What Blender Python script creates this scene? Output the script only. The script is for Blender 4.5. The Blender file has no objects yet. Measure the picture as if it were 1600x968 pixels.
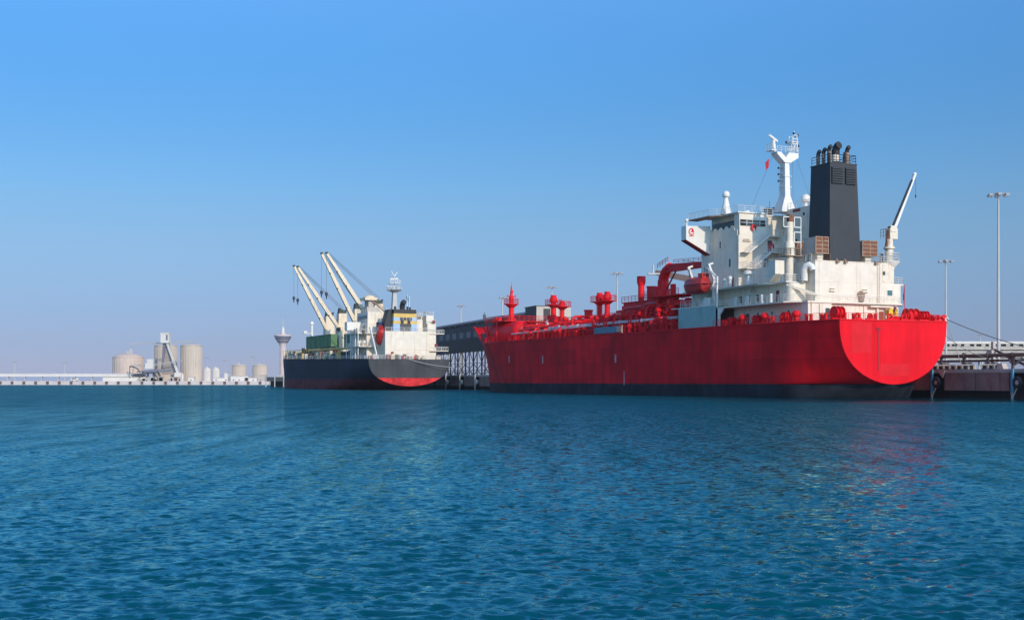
import bpy, bmesh, math, random
import numpy as np
from mathutils import Vector, Matrix
rad = math.radians
random.seed(7)
SC = bpy.context.scene
COL = SC.collection

# ------------------------------------------------------------------ camera, sky, sun, exposure
cam_d = bpy.data.cameras.new('camera')
cam = bpy.data.objects.new('camera', cam_d); COL.objects.link(cam)
cam.location = (0, 0, 2.7); cam.rotation_euler = (rad(90), 0, 0)
cam_d.sensor_width = 36; cam_d.lens = 45.0; cam_d.shift_y = 0.0694
cam_d.clip_start = 0.5; cam_d.clip_end = 60000
SC.camera = cam

SUN_EL, SUN_AZ = 26.0, 149.5            # azimuth clockwise from +Y
world = bpy.data.worlds.new('World'); SC.world = world; world.use_nodes = True
wn = world.node_tree; wn.nodes.clear()
sky = wn.nodes.new('ShaderNodeTexSky'); sky.sky_type = 'NISHITA'; sky.sun_disc = False
sky.sun_elevation = rad(SUN_EL); sky.sun_rotation = rad(SUN_AZ)
sky.altitude = 0; sky.air_density = 1.0; sky.dust_density = 0.0; sky.ozone_density = 10.0
# dusty air low over the gulf: the clear-sky colours are damped toward the horizon
wtc = wn.nodes.new('ShaderNodeTexCoord'); wsx = wn.nodes.new('ShaderNodeSeparateXYZ'); wn.links.new(wtc.outputs['Generated'], wsx.inputs[0])
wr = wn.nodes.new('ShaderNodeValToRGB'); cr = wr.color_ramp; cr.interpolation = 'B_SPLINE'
for i, (p_, c_) in enumerate(((0.0,(.40,.345,.47)),(.035,(.40,.34,.44)),(.09,(.68,.53,.485)),(.15,(.78,.67,.555)),(.28,(.42,.81,.85)),(.6,(2.5,1.85,1.4)))):  # top stop brightens and warms the overhead sky as added fill
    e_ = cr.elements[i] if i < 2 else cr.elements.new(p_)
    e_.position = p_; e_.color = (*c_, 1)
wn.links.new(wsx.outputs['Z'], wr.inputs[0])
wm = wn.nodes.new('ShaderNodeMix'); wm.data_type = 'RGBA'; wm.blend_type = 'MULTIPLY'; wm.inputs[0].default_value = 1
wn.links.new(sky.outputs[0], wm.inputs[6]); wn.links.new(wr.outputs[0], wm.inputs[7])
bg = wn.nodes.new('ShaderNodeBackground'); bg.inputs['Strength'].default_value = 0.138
wo = wn.nodes.new('ShaderNodeOutputWorld')
# warm fill light added to the sky on the sun's side (behind the camera)
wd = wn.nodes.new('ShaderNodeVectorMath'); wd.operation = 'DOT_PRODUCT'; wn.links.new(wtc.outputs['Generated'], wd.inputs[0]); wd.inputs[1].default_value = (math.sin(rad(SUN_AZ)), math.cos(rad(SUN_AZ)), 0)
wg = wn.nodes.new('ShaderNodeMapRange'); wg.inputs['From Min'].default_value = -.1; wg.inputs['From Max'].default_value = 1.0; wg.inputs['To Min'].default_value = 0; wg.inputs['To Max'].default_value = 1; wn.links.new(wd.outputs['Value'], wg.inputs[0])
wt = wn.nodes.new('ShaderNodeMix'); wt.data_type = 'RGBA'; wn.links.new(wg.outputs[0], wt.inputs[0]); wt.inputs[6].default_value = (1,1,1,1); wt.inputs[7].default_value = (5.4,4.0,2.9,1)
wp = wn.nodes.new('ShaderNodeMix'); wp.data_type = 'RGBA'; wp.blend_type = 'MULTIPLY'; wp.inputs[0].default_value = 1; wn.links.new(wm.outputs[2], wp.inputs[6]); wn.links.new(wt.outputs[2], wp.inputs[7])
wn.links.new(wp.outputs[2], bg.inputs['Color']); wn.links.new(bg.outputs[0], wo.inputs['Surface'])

sd = bpy.data.lights.new('sun', 'SUN'); sd.energy = 2.45; sd.angle = rad(0.5); sd.color = (1.0, 0.85, 0.66)
sun = bpy.data.objects.new('sun', sd); COL.objects.link(sun)
to_sun = Vector((math.sin(rad(SUN_AZ))*math.cos(rad(SUN_EL)), math.cos(rad(SUN_AZ))*math.cos(rad(SUN_EL)), math.sin(rad(SUN_EL))))
sun.rotation_euler = to_sun.to_track_quat('Z', 'Y').to_euler(); sun.location = (60, -60, 60)

SC.view_settings.view_transform = 'Standard'; SC.view_settings.look = 'None'
SC.view_settings.exposure = 0.35; SC.view_settings.gamma = 1.0
try:
    SC.cycles.use_denoising = True; SC.cycles.max_bounces = 6; SC.cycles.volume_bounces = 0
    SC.cycles.use_adaptive_sampling = False
except Exception: pass

# ------------------------------------------------------------------ mesh helper
class MB:
    def __init__(s): s.v = []; s.f = []; s.m = []; s.cur = 0
    def add(s, vs, fs):
        o = len(s.v); s.v.extend([tuple(p) for p in vs])
        for f in fs: s.f.append([i+o for i in f]); s.m.append(s.cur)
        return s
    def hexa(s, p):
        return s.add(p, [(0,3,2,1),(4,5,6,7),(0,1,5,4),(1,2,6,5),(2,3,7,6),(3,0,4,7)])
    def box(s, x0, x1, y0, y1, z0, z1):
        return s.hexa([(x0,y0,z0),(x1,y0,z0),(x1,y1,z0),(x0,y1,z0),(x0,y0,z1),(x1,y0,z1),(x1,y1,z1),(x0,y1,z1)])
    def frustum(s, b, t, z0, z1):      # b, t = (x0,x1,y0,y1)
        return s.hexa([(b[0],b[2],z0),(b[1],b[2],z0),(b[1],b[3],z0),(b[0],b[3],z0),(t[0],t[2],z1),(t[1],t[2],z1),(t[1],t[3],z1),(t[0],t[3],z1)])
    def prism(s, poly, axis, a0, a1):
        n = len(poly)
        def P(q, a):
            return {'x': (a,q[0],q[1]), 'y': (q[0],a,q[1]), 'z': (q[0],q[1],a)}[axis]
        vs = [P(q,a0) for q in poly]+[P(q,a1) for q in poly]
        fs = [tuple(range(n)), tuple(range(2*n-1, n-1, -1))]
        fs += [(i,(i+1)%n,(i+1)%n+n,i+n) for i in range(n)]
        return s.add(vs, fs)
    def cyl(s, p0, p1, r0, r1=None, n=12):
        if r1 is None: r1 = r0
        a = Vector(p0); b = Vector(p1); d = (b-a)
        if d.length < 1e-6: return s
        d.normalize()
        u = d.orthogonal().normalized(); w = d.cross(u)
        vs = []
        for c, r in ((a, r0), (b, r1)):
            for i in range(n):
                t = 2*math.pi*(i+.5)/n
                vs.append(c+(u*math.cos(t)+w*math.sin(t))*r)
        fs = [(i,(i+1)%n,(i+1)%n+n,i+n) for i in range(n)]
        fs += [tuple(range(n-1,-1,-1)), tuple(range(n,2*n))]
        return s.add(vs, fs)
    def tube(s, pts, r, n=8):
        for a, b in zip(pts, pts[1:]): s.cyl(a, b, r, r, n)
        if n > 5:
            for p in pts[1:-1]: s.sphere(p, r, n, max(4, n//2))
        return s
    def pipe(s, pts, r, n=8):
        P = [Vector(p) for p in pts]; k = len(P); rings = []
        up = None
        for i in range(k):
            t = (P[min(i+1,k-1)]-P[max(i-1,0)]).normalized()
            if up is None: up = t.orthogonal().normalized()
            up = (up - t*up.dot(t)).normalized(); w = t.cross(up)
            rr = r[i] if isinstance(r, (list,tuple)) else r
            rings.append([P[i]+(up*math.cos(2*math.pi*j/n)+w*math.sin(2*math.pi*j/n))*rr for j in range(n)])
        vs = [p for q in rings for p in q]; fs = []
        for i in range(k-1):
            for j in range(n): fs.append((i*n+j, i*n+(j+1)%n, (i+1)*n+(j+1)%n, (i+1)*n+j))
        fs += [tuple(range(n-1,-1,-1)), tuple(range((k-1)*n, k*n))]
        return s.add(vs, fs)
    def beam(s, p0, p1, w, h, up=(0,0,1), w1=None, h1=None):
        a = Vector(p0); b = Vector(p1); d = (b-a).normalized(); U = Vector(up)
        x = d.cross(U)
        if x.length < 1e-4: x = d.cross(Vector((1,0,0)))
        x.normalize(); y = x.cross(d)
        w1 = w if w1 is None else w1; h1 = h if h1 is None else h1
        q = lambda c, W, Hh: [c-x*W/2-y*Hh/2, c+x*W/2-y*Hh/2, c+x*W/2+y*Hh/2, c-x*W/2+y*Hh/2]
        return s.hexa(q(a,w,h)+q(b,w1,h1))
    def sphere(s, c, r, n=12, m=8, sx=1, sy=1, sz=1, lo=-1.0):
        prof = []
        t0 = math.asin(max(-1, lo))
        for i in range(m+1):
            t = t0+(math.pi/2-t0)*i/m
            prof.append((r*math.cos(t), r*math.sin(t)))
        return s.lathe(c, prof, n, sx, sy, sz)
    def lathe(s, c, prof, n=16, sx=1, sy=1, sz=1):
        vs = []; k = len(prof)
        for r, z in prof:
            r = max(r, 1e-3)
            for i in range(n):
                t = 2*math.pi*(i+.5)/n
                vs.append((c[0]+r*math.cos(t)*sx, c[1]+r*math.sin(t)*sy, c[2]+z*sz))
        fs = [(a*n+i, a*n+(i+1)%n, (a+1)*n+(i+1)%n, (a+1)*n+i) for a in range(k-1) for i in range(n)]
        fs += [tuple(range(n-1,-1,-1)), tuple(range((k-1)*n, k*n))]
        return s.add(vs, fs)
    def torus(s, c, R, r, axis='y', n=20, m=8, a0=0, a1=2*math.pi):
        vs = []; full = abs(a1-a0-2*math.pi) < 1e-6
        N = n if full else n+1
        for i in range(N):
            t = a0+(a1-a0)*i/n
            for j in range(m):
                q = 2*math.pi*j/m; rr = R+r*math.cos(q); h = r*math.sin(q)
                p = {'y': (rr*math.cos(t), h, rr*math.sin(t)), 'x': (h, rr*math.cos(t), rr*math.sin(t)), 'z': (rr*math.cos(t), rr*math.sin(t), h)}[axis]
                vs.append((c[0]+p[0], c[1]+p[1], c[2]+p[2]))
        fs = []
        for i in range(n if full else N-1):
            for j in range(m):
                a = i*m+j; b = i*m+(j+1)%m; i2 = (i+1)%N
                fs.append((a, b, i2*m+(j+1)%m, i2*m+j))
        return s.add(vs, fs)
    def rail(s, pts, h=1.05, step=1.6, r=0.032, bars=3):
        for a, b in zip(pts, pts[1:]):
            a = Vector(a); b = Vector(b); L = (b-a).length; k = max(1, round(L/step))
            for j in range(1, bars+1):
                dz = Vector((0,0,h*j/bars))
                s.cyl(a+dz, b+dz, r*(1.1 if j == bars else .75), None, 4)
            for i in range(k+1):
                p = a.lerp(b, i/k); s.cyl(p, p+Vector((0,0,h)), r*1.15, None, 4)
        return s
    def stair(s, p0, p1, wdir, w=0.8, hr=True):
        a = Vector(p0); b = Vector(p1); W = Vector(wdir).normalized()*w
        for q in (0, 1):
            s.beam(a+W*q, b+W*q, .06, .28)
            if hr:
                s.cyl(a+W*q+Vector((0,0,1)), b+W*q+Vector((0,0,1)), .035, None, 4)
                s.cyl(a+W*q+Vector((0,0,.55)), b+W*q+Vector((0,0,.55)), .025, None, 4)
                for t in (0, .25, .5, .75, 1):
                    p = a.lerp(b, t)+W*q; s.cyl(p, p+Vector((0,0,1)), .03, None, 4)
        n = max(3, int(abs(b.z-a.z)/.24))
        for i in range(n+1):
            p = a.lerp(b, i/n); s.beam(p, p+W, .24, .04)
        return s
    def build(s, name, mat, parent=None, loc=None, smooth=35, **props):
        me = bpy.data.meshes.new(name); me.from_pydata(s.v, [], s.f); me.update()
        bm = bmesh.new(); bm.from_mesh(me); bmesh.ops.recalc_face_normals(bm, faces=bm.faces); bm.to_mesh(me); bm.free()
        mats = mat if isinstance(mat, (list, tuple)) else [mat]
        for m in mats: me.materials.append(m)
        if len(mats) > 1: me.polygons.foreach_set('material_index', s.m)
        if smooth:
            me.polygons.foreach_set('use_smooth', [True]*len(me.polygons))
            me.set_sharp_from_angle(angle=rad(smooth))
        o = bpy.data.objects.new(name, me); COL.objects.link(o)
        if parent: o.parent = parent
        if loc: o.location = loc
        for k, v in props.items(): o[k] = v
        return o

def tag(o, label, cat, group=None, kind=None):
    if label: o['label'] = label
    if cat: o['category'] = cat
    if group: o['group'] = group
    if kind: o['kind'] = kind
    return o
def thing(name, loc, label, cat, group=None, rz=0):
    o = bpy.data.objects.new(name, None); COL.objects.link(o); o.empty_display_size = 1
    o.location = loc; o.rotation_euler = (0, 0, rz)
    return tag(o, label, cat, group)
def dup(o, loc, rz=None, label=None, group=None):
    r = o.copy(); COL.objects.link(r); r.location = loc
    if rz is not None: r.rotation_euler = (0, 0, rz)
    if label: r['label'] = label
    if group: r['group'] = group
    for ch in list(o.children):
        c = ch.copy(); COL.objects.link(c); c.parent = r
        for g in list(ch.children):
            d = g.copy(); COL.objects.link(d); d.parent = c
    return r

# ------------------------------------------------------------------ materials
def newmat(name):
    m = bpy.data.materials.new(name); m.use_nodes = True
    return m, m.node_tree, m.node_tree.nodes['Principled BSDF']
def paint(name, col, rough=.5, vary=.25, nscale=.6, streak=.0, streak_col=(.16,.07,.03), metal=0.0, spec=.5, coat=0):
    m, t, b = newmat(name); N = t.nodes; L = t.links
    tc = N.new('ShaderNodeTexCoord')
    n1 = N.new('ShaderNodeTexNoise'); n1.inputs['Scale'].default_value = nscale; n1.inputs['Detail'].default_value = 6; n1.inputs['Roughness'].default_value = .65
    L.new(tc.outputs['Object'], n1.inputs['Vector'])
    r = N.new('ShaderNodeMapRange'); r.inputs['From Min'].default_value = .3; r.inputs['From Max'].default_value = .7
    r.inputs['To Min'].default_value = 1-vary; r.inputs['To Max'].default_value = 1+vary*.35
    L.new(n1.outputs[0], r.inputs[0])
    mx = N.new('ShaderNodeVectorMath'); mx.operation = 'SCALE'; mx.inputs[0].default_value = col; L.new(r.outputs[0], mx.inputs['Scale'])
    out = mx.outputs[0]
    if streak:
        mp = N.new('ShaderNodeMapping'); mp.inputs['Scale'].default_value = (1.6, 1.6, .10); L.new(tc.outputs['Object'], mp.inputs[0])
        n2 = N.new('ShaderNodeTexNoise'); n2.inputs['Scale'].default_value = 1.0; n2.inputs['Detail'].default_value = 5; L.new(mp.outputs[0], n2.inputs['Vector'])
        r2 = N.new('ShaderNodeMapRange'); r2.inputs['From Min'].default_value = .56; r2.inputs['From Max'].default_value = .74; r2.inputs['To Max'].default_value = streak
        L.new(n2.outputs[0], r2.inputs[0])
        m2 = N.new('ShaderNodeMix'); m2.data_type = 'RGBA'; L.new(r2.outputs[0], m2.inputs[0]); L.new(out, m2.inputs[6]); m2.inputs[7].default_value = (*streak_col, 1)
        out = m2.outputs[2]
    L.new(out, b.inputs['Base Color'])
    b.inputs['Roughness'].default_value = rough; b.inputs['Metallic'].default_value = metal
    b.inputs['Specular IOR Level'].default_value = spec
    return m

def hull_paint(name, top, boot, zline, rough=.6, zsoft=.07, scuff=.55, plate=(11.0, 3.1)):
    """ship side: topside colour over boot-topping, plate seams, streaks and scuffs"""
    m, t, b = newmat(name); N = t.nodes; L = t.links
    tc = N.new('ShaderNodeTexCoord'); sx = N.new('ShaderNodeSeparateXYZ'); L.new(tc.outputs['Object'], sx.inputs[0])
    wob = N.new('ShaderNodeTexNoise'); wob.inputs['Scale'].default_value = .8; wob.inputs['Detail'].default_value = 4; L.new(tc.outputs['Object'], wob.inputs['Vector'])
    wz = N.new('ShaderNodeMath'); wz.operation = 'MULTIPLY_ADD'; wz.inputs[1].default_value = zsoft*4; L.new(wob.outputs[0], wz.inputs[0]); L.new(sx.outputs['Z'], wz.inputs[2])
    ln = N.new('ShaderNodeMapRange'); ln.inputs['From Min'].default_value = zline-zsoft+zsoft*2; ln.inputs['From Max'].default_value = zline+zsoft+zsoft*2
    L.new(wz.outputs[0], ln.inputs[0])
    base = N.new('ShaderNodeMix'); base.data_type = 'RGBA'; base.inputs[6].default_value = (*boot,1); base.inputs[7].default_value = (*top,1); L.new(ln.outputs[0], base.inputs[0])
    nb = N.new('ShaderNodeTexNoise'); nb.inputs['Scale'].default_value = .22; nb.inputs['Detail'].default_value = 8; nb.inputs['Roughness'].default_value = .7; L.new(tc.outputs['Object'], nb.inputs['Vector'])
    rb = N.new('ShaderNodeMapRange'); rb.inputs['From Min'].default_value = .35; rb.inputs['From Max'].default_value = .68; rb.inputs['To Min'].default_value = .55; rb.inputs['To Max'].default_value = 2.3; L.new(nb.outputs[0], rb.inputs[0])
    bo = N.new('ShaderNodeVectorMath'); bo.operation = 'SCALE'; bo.inputs[0].default_value = boot; L.new(rb.outputs[0], bo.inputs['Scale']); L.new(bo.outputs[0], base.inputs[6])
    # plates: tone shifts per plate along the length
    cb = N.new('ShaderNodeCombineXYZ'); L.new(sx.outputs['Y'], cb.inputs[0]); L.new(sx.outputs['Z'], cb.inputs[1])
    br = N.new('ShaderNodeTexBrick'); br.inputs['Scale'].default_value = 1; br.inputs['Brick Width'].default_value = plate[0]; br.inputs['Row Height'].default_value = plate[1]
    br.inputs['Mortar Size'].default_value = .035; br.inputs['Color1'].default_value = (.84,.84,.84,1); br.inputs['Color2'].default_value = (1.12,1.12,1.12,1); br.inputs['Mortar'].default_value = (.72,.72,.72,1)
    L.new(cb.outputs[0], br.inputs['Vector'])
    mp = N.new('ShaderNodeMapping'); mp.inputs['Scale'].default_value = (.7, .55, .07); L.new(tc.outputs['Object'], mp.inputs[0])
    n2 = N.new('ShaderNodeTexNoise'); n2.inputs['Scale'].default_value = 1; n2.inputs['Detail'].default_value = 7; L.new(mp.outputs[0], n2.inputs['Vector'])
    r2 = N.new('ShaderNodeMapRange'); r2.inputs['From Min'].default_value = .35; r2.inputs['From Max'].default_value = .68; r2.inputs['To Min'].default_value = 1.08; r2.inputs['To Max'].default_value = 1-scuff*.36
    L.new(n2.outputs[0], r2.inputs[0])
    n3 = N.new('ShaderNodeTexNoise'); n3.inputs['Scale'].default_value = .16; n3.inputs['Detail'].default_value = 6; L.new(tc.outputs['Object'], n3.inputs['Vector'])
    r3 = N.new('ShaderNodeMapRange'); r3.inputs['From Min'].default_value = .35; r3.inputs['From Max'].default_value = .7; r3.inputs['To Min'].default_value = 1.08; r3.inputs['To Max'].default_value = 1-scuff*.6
    L.new(n3.outputs[0], r3.inputs[0])
    k = N.new('ShaderNodeMath'); k.operation = 'MULTIPLY'; L.new(r2.outputs[0], k.inputs[0]); L.new(r3.outputs[0], k.inputs[1])
    v1 = N.new('ShaderNodeVectorMath'); v1.operation = 'MULTIPLY'; L.new(base.outputs[2], v1.inputs[0]); L.new(br.outputs['Color'], v1.inputs[1])
    v2 = N.new('ShaderNodeVectorMath'); v2.operation = 'SCALE'; L.new(v1.outputs[0], v2.inputs[0]); L.new(k.outputs[0], v2.inputs['Scale'])
    L.new(v2.outputs[0], b.inputs['Base Color'])
    b.inputs['Roughness'].default_value = rough; b.inputs['Specular IOR Level'].default_value = .1
    bp = N.new('ShaderNodeBump'); bp.inputs['Strength'].default_value = .25; bp.inputs['Distance'].default_value = .12
    n4 = N.new('ShaderNodeTexNoise'); n4.inputs['Scale'].default_value = .5; n4.inputs['Detail'].default_value = 2; L.new(tc.outputs['Object'], n4.inputs['Vector'])
    L.new(n4.outputs[0], bp.inputs['Height']); L.new(bp.outputs[0], b.inputs['Normal'])
    return m

M = {}
RED = (.80, .007, .012)
M['red'] = paint('red_paint', RED, .5, .22, .9, .3, (.12,.02,.01), spec=.25)
M['redlight'] = paint('faded_red_paint', (.66,.07,.075), .6, .2, .5)
M['darkred'] = paint('dark_red_paint', (.22,.012,.016), .5)
M['orange'] = paint('orange_red_shell', (.58,.03,.02), .4, .15, 1.5)
M['hull'] = hull_paint('red_hull_paint', (.82,.006,.014), (.022,.022,.028), 2.25)
M['transom'] = hull_paint('red_transom_paint', (.82,.007,.016), (.022,.022,.028), 2.1, scuff=.25, plate=(80, 80))
M['white'] = paint('white_paint', (.78,.675,.53), .5, .14, .5, .4, (.40,.24,.12))
M['white2'] = paint('clean_white_paint', (.76,.71,.63), .45, .08, .6)
M['cream'] = paint('cream_paint', (.78,.66,.50), .5, .25, .9, .5, (.34,.15,.06))
M['pinkpipe'] = paint('galvanised_pipe', (.62,.52,.50), .45, .2, 1)
M['greygreen'] = paint('grey_green_panel', (.30,.43,.40), .55, .18, .6, .3)
M['bluegrey'] = paint('blue_grey_box', (.13,.20,.26), .5)
M['funnel'] = paint('charcoal_funnel_paint', (.026,.026,.029), .55, .25, .35, .25, (.09,.07,.06))
M['black'] = paint('black_metal', (.02,.02,.022), .55)
M['soot'] = paint('sooty_metal', (.022,.02,.02), .7)
M['rust'] = paint('rusty_louvre', (.24,.085,.04), .8, .5, 2)
M['rustpipe'] = paint('rusty_pipe', (.34,.22,.14), .7, .4, 1.5, .8, (.18,.06,.03))
M['glass'] = paint('dark_window_glass', (.02,.028,.032), .12, .2, 1)
M['teal_glass'] = paint('teal_window_glass', (.05,.14,.15), .15, .2, 1)
M['yellow'] = paint('yellow_paint', (.78,.46,.03), .5)
M['signboard'] = paint('dark_signboard', (.05,.055,.06), .6)
M['skin'] = paint('skin', (.35,.2,.13), .6)
M['navycloth'] = paint('navy_coverall', (.02,.025,.05), .9)
M['redcloth'] = paint('maroon_coverall', (.16,.02,.025), .9)
M['helmet'] = paint('white_helmet', (.75,.72,.65), .4)
M['flag_red'] = paint('red_flag_cloth', (.5,.015,.03), .8)
M['flag_teal'] = paint('dark_teal_flag_cloth', (.03,.13,.14), .8)
M['rope'] = paint('mooring_rope', (.16,.15,.15), .9)
M['palerope'] = paint('pale_mooring_rope', (.5,.47,.42), .9)
M['concrete'] = paint('pale_concrete', (.42,.37,.32), .85, .3, .7, .3, (.16,.12,.1))
M['quayface'] = paint('brown_quay_face', (.26,.15,.13), .85, .35, .4, .6, (.05,.035,.03))
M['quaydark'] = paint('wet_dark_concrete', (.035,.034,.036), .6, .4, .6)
M['brownpipe'] = paint('brown_pipe', (.13,.075,.06), .6, .3, 1)
M['bluepost'] = paint('light_blue_post', (.07,.30,.42), .5, .3, 1.2)
M['paleblock'] = paint('pale_block', (.50,.43,.36), .8, .25, 1)
M['tyre'] = paint('tyre_rubber', (.018,.018,.018), .8)
M['galv'] = paint('galvanised_steel', (.48,.46,.43), .5, .12, .4)
M['lampbody'] = paint('lamp_housing', (.35,.34,.33), .5)
M['shedwall'] = paint('grey_shed_cladding', (.085,.085,.085), .7, .25, .3, .35, (.04,.035,.03))
M['shedroof'] = paint('grey_shed_roof', (.13,.125,.12), .7, .2, .2)
M['shedbeige'] = paint('beige_shed_end', (.52,.45,.37), .7, .15, .4)
M['shedpane'] = paint('dusty_window_panel', (.15,.14,.13), .5, .3, .5)
M['trestle'] = paint('dark_trestle_steel', (.045,.047,.05), .6)
M['silo'] = paint('beige_silo_concrete', (.62,.475,.38), .85, .12, .12, .35, (.30,.20,.16))  # tone lightened in place of distance haze
M['silo2'] = paint('tan_silo_concrete', (.56,.455,.355), .85, .12, .12, .35, (.28,.20,.15))  # paled for distance haze like the silo above
M['jetty'] = paint('jetty_concrete', (.62,.52,.47), .85, .2, .08)
M['jettyfender'] = paint('brown_fender', (.14,.08,.07), .8)
M['offwhite'] = paint('offwhite_cladding', (.68,.61,.53), .7, .1, .2)
M['towerstone'] = paint('pink_tower_concrete', (.58,.46,.42), .8, .1, .2)
M['towerglass'] = paint('grey_tower_glass', (.17,.16,.2), .4, .2, .3)
M['bluehull'] = hull_paint('navy_shaded_hull_paint', (.016,.026,.042), (.13,.016,.018), 3.3, zsoft=.5, scuff=.45)  # side tones darkened, its shade put into hull and boot colours
M['greytransom'] = hull_paint('grey_lit_transom_paint', (.075,.075,.078), (.55,.03,.03), 3.65, zsoft=.03, scuff=.5, plate=(40, 40))  # lighter copy with the sunlit look of the transom in its colours
M['cranecream'] = paint('cream_crane_paint', (.76,.60,.40), .5, .15, .8, .4, (.25,.12,.06))
M['green'] = paint('green_hatch_paint', (.10,.22,.085), .6, .3, .5, .3, (.09,.06,.03))
M['lightblue'] = paint('light_blue_paint', (.36,.50,.68), .5, .15, .6)
M['yellowband'] = paint('yellow_funnel_band', (.72,.45,.10), .5)
M['darkgreen'] = paint('dark_deck_gear', (.05,.06,.04), .7, .4, .8)
M['greydeck'] = paint('grey_deck_gear', (.25,.26,.26), .6, .3, .8)

# ------------------------------------------------------------------ sea
def sea_material():
    m, t, b = newmat('sea_water'); N = t.nodes; L = t.links
    g = N.new('ShaderNodeNewGeometry')
    mp = N.new('ShaderNodeMapping'); mp.inputs['Scale'].default_value = (.8, 1.2, 1); mp.inputs['Rotation'].default_value = (0,0,rad(-8)); L.new(g.outputs['Position'], mp.inputs[0])
    n1 = N.new('ShaderNodeTexNoise'); n1.inputs['Scale'].default_value = 4.6; n1.inputs['Detail'].default_value = 4; n1.inputs['Roughness'].default_value = .6; L.new(mp.outputs[0], n1.inputs['Vector'])
    n2 = N.new('ShaderNodeTexNoise'); n2.inputs['Scale'].default_value = .06; n2.inputs['Detail'].default_value = 4; L.new(mp.outputs[0], n2.inputs['Vector'])
    # ripples finer than the modelled waves: slopes straight from noise, so they keep their roughness far away
    ln = N.new('ShaderNodeVectorMath'); ln.operation = 'LENGTH'; L.new(g.outputs['Position'], ln.inputs[0])
    am = N.new('ShaderNodeMapRange'); am.inputs['From Min'].default_value = 15; am.inputs['From Max'].default_value = 220; am.inputs['To Min'].default_value = RIP_NEAR; am.inputs['To Max'].default_value = RIP_FAR
    L.new(ln.outputs['Value'], am.inputs[0])
    gu = N.new('ShaderNodeMapRange'); gu.inputs['From Min'].default_value = .3; gu.inputs['From Max'].default_value = .7; gu.inputs['To Min'].default_value = .75; gu.inputs['To Max'].default_value = 1.25; L.new(n2.outputs[0], gu.inputs[0])
    # sheltered water in the lee of the tanker's stern lies calmer
    dl = N.new('ShaderNodeVectorMath'); dl.operation = 'DISTANCE'; L.new(g.outputs['Position'], dl.inputs[0]); dl.inputs[1].default_value = (64, 190, 0)
    le = N.new('ShaderNodeMapRange'); le.interpolation_type = 'SMOOTHSTEP'; le.inputs['From Min'].default_value = 8; le.inputs['From Max'].default_value = 60; le.inputs['To Min'].default_value = .07; le.inputs['To Max'].default_value = 1; L.new(dl.outputs['Value'], le.inputs[0])
    ag0 = N.new('ShaderNodeMath'); ag0.operation = 'MULTIPLY'; L.new(am.outputs[0], ag0.inputs[0]); L.new(gu.outputs[0], ag0.inputs[1])
    ag = N.new('ShaderNodeMath'); ag.operation = 'MULTIPLY'; L.new(ag0.outputs[0], ag.inputs[0]); L.new(le.outputs[0], ag.inputs[1])
    # far wave glints painted by stretched noise in the mirror share
    mw = N.new('ShaderNodeMapping'); mw.inputs['Scale'].default_value = (.6, .075, 1); mw.inputs['Rotation'].default_value = (0,0,rad(0)); L.new(g.outputs['Position'], mw.inputs[0])
    n3 = N.new('ShaderNodeTexNoise'); n3.inputs['Scale'].default_value = 1.0; n3.inputs['Detail'].default_value = 7; n3.inputs['Roughness'].default_value = .82; L.new(mw.outputs[0], n3.inputs['Vector'])
    ws = N.new('ShaderNodeMapRange'); ws.inputs['From Min'].default_value = .36; ws.inputs['From Max'].default_value = .64; ws.inputs['To Min'].default_value = .3; ws.inputs['To Max'].default_value = 1.75; L.new(n3.outputs[0], ws.inputs[0])
    su = N.new('ShaderNodeVectorMath'); su.operation = 'SUBTRACT'; L.new(n1.outputs['Color'], su.inputs[0]); su.inputs[1].default_value = (.5,.5,.5)
    sc_ = N.new('ShaderNodeVectorMath'); sc_.operation = 'SCALE'; L.new(su.outputs[0], sc_.inputs[0]); L.new(ag.outputs[0], sc_.inputs['Scale'])
    fl = N.new('ShaderNodeVectorMath'); fl.operation = 'MULTIPLY'; L.new(sc_.outputs[0], fl.inputs[0]); fl.inputs[1].default_value = (1,1,0)
    ad = N.new('ShaderNodeVectorMath'); ad.operation = 'ADD'; L.new(g.outputs['Normal'], ad.inputs[0]); L.new(fl.outputs[0], ad.inputs[1])
    no = N.new('ShaderNodeVectorMath'); no.operation = 'NORMALIZE'; L.new(ad.outputs[0], no.inputs[0]); 
    # body colour below, mirror above; a rough sea hides its own grazing facets, so the mirror share is capped with distance
    N.remove(b)
    df = N.new('ShaderNodeBsdfDiffuse'); df.inputs['Color'].default_value = SEA_COL
    gl = N.new('ShaderNodeBsdfGlossy'); gl.inputs['Roughness'].default_value = .08; gl.inputs['Color'].default_value = (.40,.87,.93,1)
    L.new(no.outputs[0], gl.inputs['Normal'])
    fr = N.new('ShaderNodeFresnel'); fr.inputs['IOR'].default_value = 1.33; L.new(no.outputs[0], fr.inputs['Normal'])
    cap = N.new('ShaderNodeMapRange'); cap.inputs['From Min'].default_value = 15; cap.inputs['From Max'].default_value = 160; cap.inputs['To Min'].default_value = CAP_NEAR; cap.inputs['To Max'].default_value = CAP_FAR
    L.new(ln.outputs['Value'], cap.inputs[0])
    lc = N.new('ShaderNodeMapRange'); lc.inputs['From Min'].default_value = .07; lc.inputs['From Max'].default_value = 1; lc.inputs['To Min'].default_value = .9; lc.inputs['To Max'].default_value = 0; L.new(le.outputs[0], lc.inputs[0])
    cw = N.new('ShaderNodeMath'); cw.operation = 'MULTIPLY'; L.new(cap.outputs[0], cw.inputs[0]); L.new(ws.outputs[0], cw.inputs[1])
    cm = N.new('ShaderNodeMath'); cm.operation = 'MAXIMUM'; L.new(cw.outputs[0], cm.inputs[0]); L.new(lc.outputs[0], cm.inputs[1])
    mi = N.new('ShaderNodeMath'); mi.operation = 'MINIMUM'; L.new(fr.outputs[0], mi.inputs[0]); L.new(cm.outputs[0], mi.inputs[1])
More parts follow.
